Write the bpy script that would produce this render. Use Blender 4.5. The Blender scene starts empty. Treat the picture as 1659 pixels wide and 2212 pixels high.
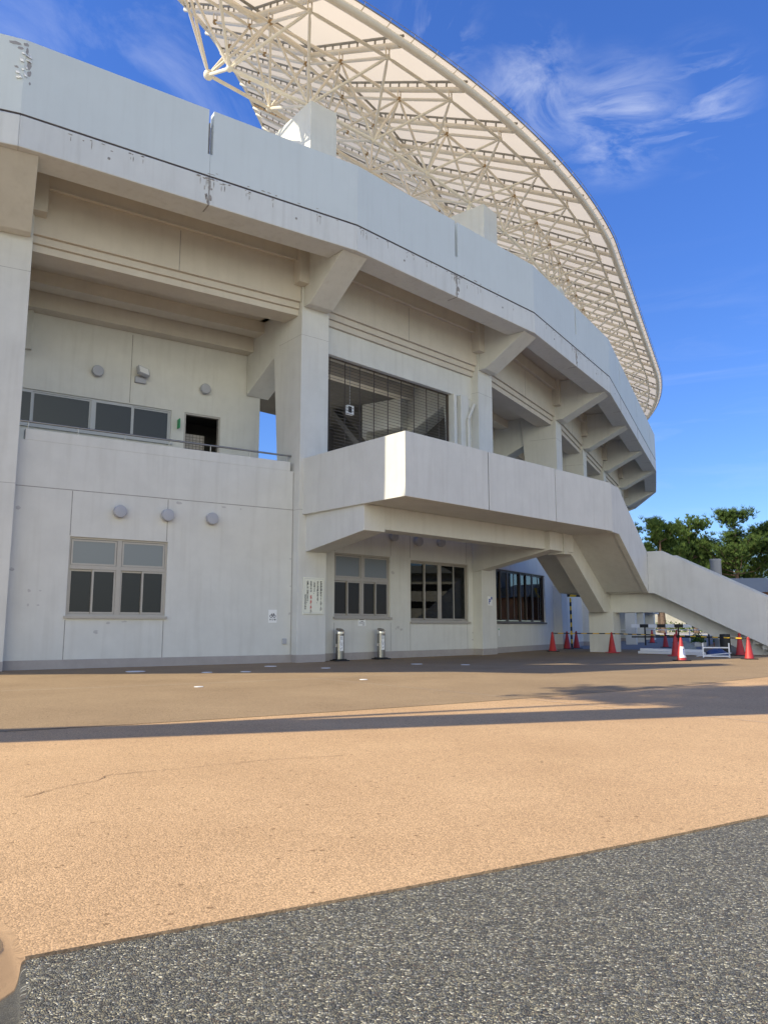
import bpy, bmesh, math, random
from mathutils import Vector, Matrix
R_ = math.radians
random.seed(7)
scene = bpy.context.scene
COL = scene.collection

# ------------------------------------------------------------------ camera
EYE = 1.05
cam_d = bpy.data.cameras.new('camera')
cam_d.sensor_fit = 'VERTICAL'; cam_d.sensor_height = 24.0
cam_d.lens = 24.0 * 1661.0 / 2212.0
cam_d.clip_start = 0.05; cam_d.clip_end = 6000
cam = bpy.data.objects.new('camera', cam_d); COL.objects.link(cam)
cam.location = (0, 0, EYE); cam.rotation_euler = (R_(90) + math.atan(246 / 1661.0), 0, 0)
scene.camera = cam

# ------------------------------------------------------------------ sun and sky
SUN_EL = R_(37.5)
SUN_H = Vector((-math.cos(R_(24.0)), -math.sin(R_(24.0)), 0))       # horizontal direction towards the sun
SUN = (SUN_H * math.cos(SUN_EL) + Vector((0, 0, math.sin(SUN_EL)))).normalized()
sl = bpy.data.lights.new('sun', 'SUN'); sl.energy = 4.6; sl.angle = R_(0.53); sl.color = (1.0, 0.90, 0.68)
so = bpy.data.objects.new('sun', sl); COL.objects.link(so)
so.rotation_euler = SUN.to_track_quat('Z', 'Y').to_euler()

w = bpy.data.worlds.new('World'); scene.world = w; w.use_nodes = True
nt = w.node_tree; nt.nodes.clear()
def N(t, typ, **kw):
    n = t.nodes.new(typ)
    for k, v in kw.items(): setattr(n, k, v)
    return n
out = N(nt, 'ShaderNodeOutputWorld'); bg = N(nt, 'ShaderNodeBackground'); bg.inputs[1].default_value = 0.135
sky = N(nt, 'ShaderNodeTexSky'); sky.sky_type = 'NISHITA'; sky.sun_disc = False
sky.sun_elevation = SUN_EL; sky.sun_rotation = math.atan2(SUN.x, SUN.y)
sky.altitude = 0; sky.air_density = 1.0; sky.dust_density = 0.3; sky.ozone_density = 3.0
hsv = N(nt, 'ShaderNodeHueSaturation'); hsv.inputs['Saturation'].default_value = 1.22; hsv.inputs['Hue'].default_value = 0.512
nt.links.new(sky.outputs[0], hsv.inputs['Color'])
tcg = N(nt, 'ShaderNodeTexCoord'); sz = N(nt, 'ShaderNodeSeparateXYZ'); nt.links.new(tcg.outputs['Generated'], sz.inputs[0])
gz = N(nt, 'ShaderNodeMapRange'); gz.inputs[1].default_value = 0.0; gz.inputs[2].default_value = 0.55; nt.links.new(sz.outputs['Z'], gz.inputs[0])
tint = N(nt, 'ShaderNodeMix', data_type='RGBA'); nt.links.new(gz.outputs[0], tint.inputs['Factor']); tint.inputs['A'].default_value = (.60, .73, .92, 1); tint.inputs['B'].default_value = (1.0, 1.12, 1.33, 1)
graded = N(nt, 'ShaderNodeMix', data_type='RGBA', blend_type='MULTIPLY'); graded.inputs['Factor'].default_value = 1; nt.links.new(hsv.outputs[0], graded.inputs['A']); nt.links.new(tint.outputs['Result'], graded.inputs['B'])
# thin cirrus: noise on the sky direction, limited to two areas of the sky
tc = N(nt, 'ShaderNodeTexCoord')
def cloud(rot, scl, centre, size, lo, hi, gain):
    mp = N(nt, 'ShaderNodeMapping'); mp.inputs['Rotation'].default_value = rot; mp.inputs['Scale'].default_value = scl
    nt.links.new(tc.outputs['Generated'], mp.inputs[0])
    nz = N(nt, 'ShaderNodeTexNoise'); nz.inputs['Scale'].default_value = 3.0; nz.inputs['Detail'].default_value = 9
    nz.inputs['Roughness'].default_value = 0.62; nz.inputs['Distortion'].default_value = 0.9
    nt.links.new(mp.outputs[0], nz.inputs['Vector'])
    mr = N(nt, 'ShaderNodeMapRange'); mr.inputs[1].default_value = lo; mr.inputs[2].default_value = hi
    nt.links.new(nz.outputs[0], mr.inputs[0])
    d = N(nt, 'ShaderNodeVectorMath', operation='DISTANCE'); d.inputs[1].default_value = Vector(centre).normalized()
    nt.links.new(tc.outputs['Generated'], d.inputs[0])
    fr = N(nt, 'ShaderNodeMapRange', interpolation_type='SMOOTHSTEP'); fr.inputs[1].default_value = size; fr.inputs[2].default_value = size * 0.15
    nt.links.new(d.outputs['Value'], fr.inputs[0])
    m = N(nt, 'ShaderNodeMath', operation='MULTIPLY'); nt.links.new(mr.outputs[0], m.inputs[0]); nt.links.new(fr.outputs[0], m.inputs[1])
    g = N(nt, 'ShaderNodeMath', operation='MULTIPLY'); nt.links.new(m.outputs[0], g.inputs[0]); g.inputs[1].default_value = gain
    return g.outputs[0]
cl = [cloud((0, 0.3, 0.25), (2.2, 3.4, 6.5), (.262, .787, .560), .088, .44, .80, .62),
      cloud((0, 0.9, 0.2), (3.4, 3.4, 4.2), (.165, .789, .592), .085, .46, .80, .55),
      cloud((0, 0.25, 0.3), (1.8, 3.4, 11), (.335, .755, .556), .085, .45, .80, .45),
      cloud((0, 0.6, 0.2), (3.2, 3.2, 4.2), (.06, .76, .645), .07, .46, .8, .40),
      cloud((0.2, 0.3, 0.2), (1.4, 1.4, 2.4), (-.30, .80, .58), .36, .42, .95, .36),
      cloud((0.0, 0.0, 0.2), (1.0, 1.0, 8.0), (.40, .96, .22), .30, .50, .95, .16)]
# a bank of cloud added unseen behind the viewer to fill the shade
bank = cloud((0.3, 0.1, 0.9), (0.7, 0.7, 1.5), (.10, -1.0, .16), 1.15, .28, .48, 1.0)
lowz = N(nt, 'ShaderNodeMapRange', interpolation_type='SMOOTHSTEP'); lowz.inputs[1].default_value = .50; lowz.inputs[2].default_value = .22; nt.links.new(sz.outputs['Z'], lowz.inputs[0])
bm_ = N(nt, 'ShaderNodeMath', operation='MULTIPLY'); nt.links.new(bank, bm_.inputs[0]); nt.links.new(lowz.outputs[0], bm_.inputs[1]); bank = bm_.outputs[0]
acc = cl[0]
for c in cl[1:]:
    a = N(nt, 'ShaderNodeMath', operation='ADD', use_clamp=True); nt.links.new(acc, a.inputs[0]); nt.links.new(c, a.inputs[1]); acc = a.outputs[0]
mx = N(nt, 'ShaderNodeMix', data_type='RGBA'); nt.links.new(acc, mx.inputs['Factor'])
nt.links.new(graded.outputs['Result'], mx.inputs['A']); mx.inputs['B'].default_value = (6.2, 6.4, 6.8, 1)
mx2 = N(nt, 'ShaderNodeMix', data_type='RGBA'); nt.links.new(bank, mx2.inputs['Factor']); nt.links.new(mx.outputs['Result'], mx2.inputs['A']); mx2.inputs['B'].default_value = (16.5, 16.4, 13.6, 1)
nt.links.new(mx2.outputs['Result'], bg.inputs[0]); nt.links.new(bg.outputs[0], out.inputs[0])

scene.view_settings.view_transform = 'Standard'; scene.view_settings.look = 'None'
scene.view_settings.exposure = 0.44; scene.view_settings.gamma = 1.0
scene.render.engine = 'CYCLES'
scene.cycles.max_bounces = 8; scene.cycles.diffuse_bounces = 4; scene.cycles.transparent_max_bounces = 12
try: scene.cycles.use_denoising = True
except Exception: pass

# ------------------------------------------------------------------ materials
def mat(name):
    m = bpy.data.materials.new(name); m.use_nodes = True; m.node_tree.nodes.clear(); return m, m.node_tree
def base(name, col, rough=0.6, metal=0.0, var=0.0, vscale=3.0, bump=0.0, bscale=60.0, spec=0.4, col2=None, streak=0.0):
    m, t = mat(name)
    o = N(t, 'ShaderNodeOutputMaterial'); p = N(t, 'ShaderNodeBsdfPrincipled')
    p.inputs['Roughness'].default_value = rough; p.inputs['Metallic'].default_value = metal
    p.inputs['Specular IOR Level'].default_value = spec
    t.links.new(p.outputs[0], o.inputs[0])
    p.inputs['Base Color'].default_value = (*col, 1)
    geo = N(t, 'ShaderNodeNewGeometry')
    if var > 0:
        nz = N(t, 'ShaderNodeTexNoise'); nz.inputs['Scale'].default_value = vscale; nz.inputs['Detail'].default_value = 8; nz.inputs['Roughness'].default_value = 0.65
        t.links.new(geo.outputs['Position'], nz.inputs['Vector'])
        mr = N(t, 'ShaderNodeMapRange'); mr.inputs[1].default_value = 0.32; mr.inputs[2].default_value = 0.68
        t.links.new(nz.outputs[0], mr.inputs[0])
        mix = N(t, 'ShaderNodeMix', data_type='RGBA')
        c2 = col2 or tuple(c * (1 - var) for c in col)
        mix.inputs['A'].default_value = (*c2, 1); mix.inputs['B'].default_value = (*col, 1)
        t.links.new(mr.outputs[0], mix.inputs['Factor'])
        last = mix.outputs['Result']
        if streak > 0:
            mp = N(t, 'ShaderNodeMapping'); mp.inputs['Scale'].default_value = (2.6, 2.6, 0.22); t.links.new(geo.outputs['Position'], mp.inputs[0])
            n2 = N(t, 'ShaderNodeTexNoise'); n2.inputs['Scale'].default_value = 2.2; n2.inputs['Detail'].default_value = 6; t.links.new(mp.outputs[0], n2.inputs['Vector'])
            m2 = N(t, 'ShaderNodeMapRange'); m2.inputs[1].default_value = 0.5; m2.inputs[2].default_value = 0.8; m2.inputs[3].default_value = 0; m2.inputs[4].default_value = streak
            t.links.new(n2.outputs[0], m2.inputs[0])
            mx2 = N(t, 'ShaderNodeMix', data_type='RGBA'); t.links.new(m2.outputs[0], mx2.inputs['Factor']); t.links.new(last, mx2.inputs['A'])
            mx2.inputs['B'].default_value = (col[0] * .55, col[1] * .52, col[2] * .47, 1); last = mx2.outputs['Result']
        t.links.new(last, p.inputs['Base Color'])
    if bump > 0:
        nb = N(t, 'ShaderNodeTexNoise'); nb.inputs['Scale'].default_value = bscale; nb.inputs['Detail'].default_value = 4
        t.links.new(geo.outputs['Position'], nb.inputs['Vector'])
        b = N(t, 'ShaderNodeBump'); b.inputs['Strength'].default_value = bump; b.inputs['Distance'].default_value = 0.01
        t.links.new(nb.outputs[0], b.inputs['Height']); t.links.new(b.outputs[0], p.inputs['Normal'])
    return m
M = {}
M['wall'] = base('painted_concrete', (.67, .665, .615), .85, var=.09, vscale=1.3, bump=.3, bscale=90, spec=.2, streak=.20)
M['soffit'] = base('soffit_paint_warm_bounce', (.625, .58, .50), .88, var=.09, vscale=1.3, bump=.3, bscale=90, spec=.15, streak=.12)  # same paint as the walls, with warm ground bounce tinted into the colour
M['parapet'] = base('parapet_paint', (.64, .685, .67), .75, var=.05, vscale=.7, bump=.12, bscale=60, spec=.25, streak=.10)
M['band'] = base('fascia_paint', (.69, .695, .655), .8, var=.07, vscale=1.3, bump=.25, bscale=90, spec=.2, streak=.26)
M['base_band'] = base('base_band_paint', (.40, .365, .34), .85, var=.14, vscale=3, bump=.2)
M['seal'] = base('joint_sealant', (.36, .34, .31), .9, var=.3, vscale=6)
M['dark_seal'] = base('dark_sealant', (.10, .085, .08), .9, var=.4, vscale=8)
M['stain'] = base('rust_and_dirt', (.43, .385, .335), .95, var=.5, vscale=14)
M['flake'] = base('peeled_paint', (.78, .78, .76), .8, var=.35, vscale=16, bump=.6, bscale=50)
M['frame'] = base('aluminium_frame', (.42, .39, .345), .45, metal=.3, var=.08, vscale=5)
M['frame_light'] = base('silver_frame', (.46, .47, .47), .5, metal=.1)
M['vent'] = base('vent_grey_paint', (.40, .41, .44), .5, var=.06)
M['steel'] = base('stainless_steel', (.34, .33, .31), .30, metal=1.0, var=.05, vscale=20)
M['chrome'] = base('polished_steel', (.8, .8, .8), .12, metal=1.0)
M['black'] = base('black_rubber', (.018, .018, .018), .6)
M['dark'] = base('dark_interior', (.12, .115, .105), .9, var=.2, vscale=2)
M['shutter'] = base('brown_shutter_steel', (.085, .065, .048), .5, metal=.3)
M['cream'] = base('cream_steel_paint', (.80, .73, .60), .45, var=.09, vscale=2.5, spec=.4)
M['rust'] = base('rusty_node_steel', (.46, .30, .14), .7, var=.5, vscale=16)
M['gasket'] = base('grey_clamp_profile', (.34, .32, .275), .6, var=.3, vscale=3)
M['white'] = base('white_paint', (.8, .8, .79), .5)
M['paper'] = base('white_paper', (.82, .82, .80), .7)
M['cream_board'] = base('cream_sign_board', (.78, .78, .66), .5)
M['ink'] = base('black_ink', (.02, .02, .022), .6)
M['redink'] = base('red_ink', (.55, .05, .04), .6)
M['blue'] = base('blue_sign_paint', (.03, .09, .40), .5)
M['green'] = base('green_sign_paint', (.02, .30, .11), .5)
M['cone'] = base('red_cone_plastic', (.46, .04, .038), .5, var=.2, vscale=8)
M['yellow'] = base('yellow_tape', (.78, .50, .03), .5)
M['tile'] = base('beige_tiles', (.42, .38, .33), .5)
M['greycol'] = base('grey_column_paint', (.40, .41, .42), .8, var=.1, vscale=2)
M['walk'] = base('concrete_walk', (.24, .24, .245), .9, var=.2, vscale=2, bump=.2)
M['terracotta'] = base('terracotta', (.40, .20, .12), .8, var=.2)
M['planter'] = base('pale_planter', (.55, .55, .52), .7, var=.1)
M['roofgrey'] = base('grey_roof_sheet', (.30, .31, .29), .6, var=.1, vscale=1)
M['retaining'] = base('pale_block_wall', (.66, .62, .52), .9, var=.25, vscale=1.5)
M['bag'] = base('clear_sheet_bag', (.20, .24, .26), .4, var=.4, vscale=6)
M['tarp'] = base('blue_tarpaulin', (.03, .06, .16), .5)
M['bark'] = base('pine_bark', (.17, .115, .08), .95, var=.5, vscale=4, bump=.8, bscale=14)
M['mast'] = base('galvanised_mast', (.45, .46, .47), .5, metal=.6)
M['tyre'] = base('tyre_rubber', (.02, .02, .02), .85)

def mirror_paint(name, col, rough):
    m, t = mat(name); o = N(t, 'ShaderNodeOutputMaterial'); p = N(t, 'ShaderNodeBsdfPrincipled')
    p.inputs['Base Color'].default_value = (*col, 1); p.inputs['Roughness'].default_value = 0.10; p.inputs['Metallic'].default_value = .92
    p.inputs['Coat Weight'].default_value = 1.0; p.inputs['Coat Roughness'].default_value = rough
    t.links.new(p.outputs[0], o.inputs[0]); return m
M['car'] = mirror_paint('glossy_car_paint', (.50, .49, .47), .02)

def glass(name, tint, rough, fac_min=.06, body=None):
    m, t = mat(name); o = N(t, 'ShaderNodeOutputMaterial')
    tr = N(t, 'ShaderNodeBsdfTransparent'); tr.inputs[0].default_value = (*tint, 1)
    gl = N(t, 'ShaderNodeBsdfGlossy'); gl.inputs['Roughness'].default_value = rough; gl.inputs[0].default_value = (.9, .95, 1, 1)
    fr = N(t, 'ShaderNodeFresnel'); fr.inputs[0].default_value = 1.42
    ad = N(t, 'ShaderNodeMath', operation='ADD', use_clamp=True); ad.inputs[1].default_value = fac_min; t.links.new(fr.outputs[0], ad.inputs[0])
    mix = N(t, 'ShaderNodeMixShader'); t.links.new(ad.outputs[0], mix.inputs[0])
    first = tr
    if body:
        df = N(t, 'ShaderNodeBsdfDiffuse'); df.inputs[0].default_value = (*body, 1); first = df
    t.links.new(first.outputs[0], mix.inputs[1]); t.links.new(gl.outputs[0], mix.inputs[2]); t.links.new(mix.outputs[0], o.inputs[0]); return m
M['glass'] = glass('clear_glass', (.40, .41, .40), .0, .0)
M['frosted'] = glass('frosted_glass', (0, 0, 0), .30, .05, (.15, .16, .155))
M['darkglass'] = glass('dark_patterned_glass', (0, 0, 0), .27, .0, (.022, .022, .020))
M['upglass'] = glass('dark_blue_glass', (0, 0, 0), .12, .0, (.018, .022, .024))

def membrane():
    m, t = mat('roof_membrane'); o = N(t, 'ShaderNodeOutputMaterial')
    d = N(t, 'ShaderNodeBsdfDiffuse'); d.inputs[0].default_value = (.70, .60, .47, 1)
    tl = N(t, 'ShaderNodeBsdfTranslucent'); tl.inputs[0].default_value = (.84, .69, .49, 1)
    geo = N(t, 'ShaderNodeNewGeometry'); nz = N(t, 'ShaderNodeTexNoise'); nz.inputs['Scale'].default_value = .8; nz.inputs['Detail'].default_value = 5
    t.links.new(geo.outputs['Position'], nz.inputs['Vector'])
    mr = N(t, 'ShaderNodeMapRange'); mr.inputs[3].default_value = .84; mr.inputs[4].default_value = .94; t.links.new(nz.outputs[0], mr.inputs[0])
    mix = N(t, 'ShaderNodeMixShader'); t.links.new(mr.outputs[0], mix.inputs[0]); t.links.new(d.outputs[0], mix.inputs[1]); t.links.new(tl.outputs[0], mix.inputs[2])
    t.links.new(mix.outputs[0], o.inputs[0]); return m
M['membrane'] = membrane()

def pavement(name, c1, c2, pit, gscale, patch=.5):
    """fine open-graded asphalt: grains, pits and broad worn patches"""
    m, t = mat(name); o = N(t, 'ShaderNodeOutputMaterial'); p = N(t, 'ShaderNodeBsdfPrincipled')
    p.inputs['Roughness'].default_value = .92; p.inputs['Specular IOR Level'].default_value = .15
    geo = N(t, 'ShaderNodeNewGeometry'); P = geo.outputs['Position']
    v = N(t, 'ShaderNodeTexVoronoi'); v.inputs['Scale'].default_value = gscale; t.links.new(P, v.inputs['Vector'])
    sep = N(t, 'ShaderNodeSeparateColor'); t.links.new(v.outputs['Color'], sep.inputs[0])
    n1 = N(t, 'ShaderNodeTexNoise'); n1.inputs['Scale'].default_value = .55; n1.inputs['Detail'].default_value = 7; n1.inputs['Roughness'].default_value = .6; t.links.new(P, n1.inputs['Vector'])
    r1 = N(t, 'ShaderNodeMapRange'); r1.inputs[1].default_value = .3; r1.inputs[2].default_value = .7; t.links.new(n1.outputs[0], r1.inputs[0])
    mix = N(t, 'ShaderNodeMix', data_type='RGBA'); mix.inputs['A'].default_value = (*c1, 1); mix.inputs['B'].default_value = (*c2, 1); t.links.new(r1.outputs[0], mix.inputs['Factor'])
    # each grain its own tint
    gr = N(t, 'ShaderNodeMapRange'); gr.inputs[3].default_value = .66; gr.inputs[4].default_value = 1.28; t.links.new(sep.outputs[0], gr.inputs[0])
    mu = N(t, 'ShaderNodeMix', data_type='RGBA', blend_type='MULTIPLY'); mu.inputs['Factor'].default_value = 1; t.links.new(mix.outputs['Result'], mu.inputs['A'])
    cmb = N(t, 'ShaderNodeCombineColor'); [t.links.new(gr.outputs[0], cmb.inputs[i]) for i in range(3)]
    t.links.new(cmb.outputs[0], mu.inputs['B'])
    # pits
    v2 = N(t, 'ShaderNodeTexVoronoi'); v2.inputs['Scale'].default_value = gscale * .22; t.links.new(P, v2.inputs['Vector'])
    s2 = N(t, 'ShaderNodeSeparateColor'); t.links.new(v2.outputs['Color'], s2.inputs[0])
    a = N(t, 'ShaderNodeMath', operation='GREATER_THAN'); t.links.new(s2.outputs[1], a.inputs[0])
    np_ = N(t, 'ShaderNodeTexNoise'); np_.inputs['Scale'].default_value = .9; np_.inputs['Detail'].default_value = 3; t.links.new(P, np_.inputs['Vector'])
    rp_ = N(t, 'ShaderNodeMapRange'); rp_.inputs[1].default_value = .35; rp_.inputs[2].default_value = .65; rp_.inputs[3].default_value = 1.0; rp_.inputs[4].default_value = .90; t.links.new(np_.outputs[0], rp_.inputs[0]); t.links.new(rp_.outputs[0], a.inputs[1])
    b = N(t, 'ShaderNodeMath', operation='LESS_THAN'); bl_ = N(t, 'ShaderNodeMath', operation='MULTIPLY'); bl_.inputs[1].default_value = .42; t.links.new(s2.outputs[2], bl_.inputs[0]); t.links.new(bl_.outputs[0], b.inputs[1]); t.links.new(v2.outputs['Distance'], b.inputs[0])
    c = N(t, 'ShaderNodeMath', operation='MULTIPLY'); t.links.new(a.outputs[0], c.inputs[0]); t.links.new(b.outputs[0], c.inputs[1])
    e = N(t, 'ShaderNodeMath', operation='MULTIPLY'); e.inputs[1].default_value = pit; t.links.new(c.outputs[0], e.inputs[0])
    m3 = N(t, 'ShaderNodeMix', data_type='RGBA'); t.links.new(e.outputs[0], m3.inputs['Factor']); t.links.new(mu.outputs['Result'], m3.inputs['A'])
    m3.inputs['B'].default_value = (c1[0] * .25, c1[1] * .22, c1[2] * .2, 1)
    t.links.new(m3.outputs['Result'], p.inputs['Base Color'])
    bp = N(t, 'ShaderNodeBump'); bp.inputs['Strength'].default_value = .55; bp.inputs['Distance'].default_value = .004
    t.links.new(v.outputs['Distance'], bp.inputs['Height']); bp.invert = True
    t.links.new(bp.outputs[0], p.inputs['Normal']); t.links.new(p.outputs[0], o.inputs[0]); return m
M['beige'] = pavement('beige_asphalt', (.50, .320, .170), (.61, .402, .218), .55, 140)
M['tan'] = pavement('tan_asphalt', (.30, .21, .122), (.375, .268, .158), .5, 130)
def gravel():
    m, t = mat('exposed_aggregate'); o = N(t, 'ShaderNodeOutputMaterial'); p = N(t, 'ShaderNodeBsdfPrincipled')
    p.inputs['Roughness'].default_value = .7; p.inputs['Specular IOR Level'].default_value = .3
    geo = N(t, 'ShaderNodeNewGeometry'); P = geo.outputs['Position']
    mp = N(t, 'ShaderNodeMapping'); mp.inputs['Rotation'].default_value = (0, 0, .5); mp.inputs['Scale'].default_value = (1, 1.35, 1); t.links.new(P, mp.inputs[0])
    nd = N(t, 'ShaderNodeTexNoise'); nd.inputs['Scale'].default_value = 60; t.links.new(P, nd.inputs['Vector'])
    ad = N(t, 'ShaderNodeVectorMath', operation='MULTIPLY_ADD'); ad.inputs[1].default_value = (.012,) * 3; t.links.new(nd.outputs['Color'], ad.inputs[0]); t.links.new(mp.outputs[0], ad.inputs[2])
    v = N(t, 'ShaderNodeTexVoronoi'); v.inputs['Scale'].default_value = 108; t.links.new(ad.outputs[0], v.inputs['Vector'])
    ve = N(t, 'ShaderNodeTexVoronoi', feature='DISTANCE_TO_EDGE'); ve.inputs['Scale'].default_value = 108; t.links.new(ad.outputs[0], ve.inputs['Vector'])
    sep = N(t, 'ShaderNodeSeparateColor'); t.links.new(v.outputs['Color'], sep.inputs[0])
    ramp = N(t, 'ShaderNodeValToRGB'); cr = ramp.color_ramp; cr.interpolation = 'CONSTANT'
    stops = [(0, (.10, .098, .088)), (.15, (.20, .19, .155)), (.32, (.135, .132, .125)), (.44, (.28, .262, .20)), (.57, (.19, .195, .185)), (.69, (.37, .345, .265)), (.79, (.17, .14, .115)), (.86, (.58, .56, .47)), (.94, (.30, .30, .29))]
    while len(cr.elements) < len(stops): cr.elements.new(.5)
    for el, (ps, cc) in zip(cr.elements, stops): el.position = ps; el.color = (*cc, 1)
    t.links.new(sep.outputs[0], ramp.inputs[0])
    ed = N(t, 'ShaderNodeMapRange'); ed.inputs[1].default_value = .0; ed.inputs[2].default_value = .09; t.links.new(ve.outputs['Distance'], ed.inputs[0])
    mix = N(t, 'ShaderNodeMix', data_type='RGBA'); t.links.new(ed.outputs[0], mix.inputs['Factor']); mix.inputs['A'].default_value = (.03, .029, .026, 1); t.links.new(ramp.outputs[0], mix.inputs['B'])
    hs = N(t, 'ShaderNodeMix', data_type='RGBA', blend_type='MULTIPLY'); hs.inputs['Factor'].default_value = 1; hs.inputs['B'].default_value = (1.22, 1.18, 1.06, 1); t.links.new(mix.outputs['Result'], hs.inputs['A']); t.links.new(hs.outputs['Result'], p.inputs['Base Color'])
    # stones stand at different heights and tilt
    h1 = N(t, 'ShaderNodeMapRange'); h1.inputs[2].default_value = .35; t.links.new(ve.outputs['Distance'], h1.inputs[0])
    h2 = N(t, 'ShaderNodeMath', operation='MULTIPLY_ADD'); h2.inputs[1].default_value = .7; t.links.new(sep.outputs[1], h2.inputs[0]); t.links.new(h1.outputs[0], h2.inputs[2])
    dv = N(t, 'ShaderNodeVectorMath', operation='SUBTRACT'); t.links.new(ad.outputs[0], dv.inputs[0]); t.links.new(v.outputs['Position'], dv.inputs[1])
    cv = N(t, 'ShaderNodeVectorMath', operation='SUBTRACT'); t.links.new(v.outputs['Color'], cv.inputs[0]); cv.inputs[1].default_value = (.5, .5, .5)
    dt = N(t, 'ShaderNodeVectorMath', operation='DOT_PRODUCT'); t.links.new(dv.outputs[0], dt.inputs[0]); t.links.new(cv.outputs[0], dt.inputs[1])
    h3 = N(t, 'ShaderNodeMath', operation='MULTIPLY_ADD'); h3.inputs[1].default_value = 110; t.links.new(dt.outputs['Value'], h3.inputs[0]); t.links.new(h2.outputs[0], h3.inputs[2])
    bp = N(t, 'ShaderNodeBump'); bp.inputs['Strength'].default_value = .9; bp.inputs['Distance'].default_value = .006; t.links.new(h3.outputs[0], bp.inputs['Height'])
    t.links.new(bp.outputs[0], p.inputs['Normal']); t.links.new(p.outputs[0], o.inputs[0]); return m
M['gravel'] = gravel()
def needles(name, c1, c2):
    m, t = mat(name); o = N(t, 'ShaderNodeOutputMaterial')
    geo = N(t, 'ShaderNodeNewGeometry')
    mix = N(t, 'ShaderNodeMix', data_type='RGBA'); t.links.new(geo.outputs['Random Per Island'], mix.inputs['Factor'])
    mix.inputs['A'].default_value = (*c1, 1); mix.inputs['B'].default_value = (*c2, 1)
    d = N(t, 'ShaderNodeBsdfDiffuse'); tl = N(t, 'ShaderNodeBsdfTranslucent'); t.links.new(mix.outputs['Result'], d.inputs[0]); t.links.new(mix.outputs['Result'], tl.inputs[0])
    ms = N(t, 'ShaderNodeMixShader'); ms.inputs[0].default_value = .25; t.links.new(d.outputs[0], ms.inputs[1]); t.links.new(tl.outputs[0], ms.inputs[2]); t.links.new(ms.outputs[0], o.inputs[0]); return m
M['needles'] = needles('pine_needles', (.045, .085, .028), (.14, .195, .052))
M['leaves'] = needles('shrub_leaves', (.05, .10, .02), (.14, .22, .05))

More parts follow.
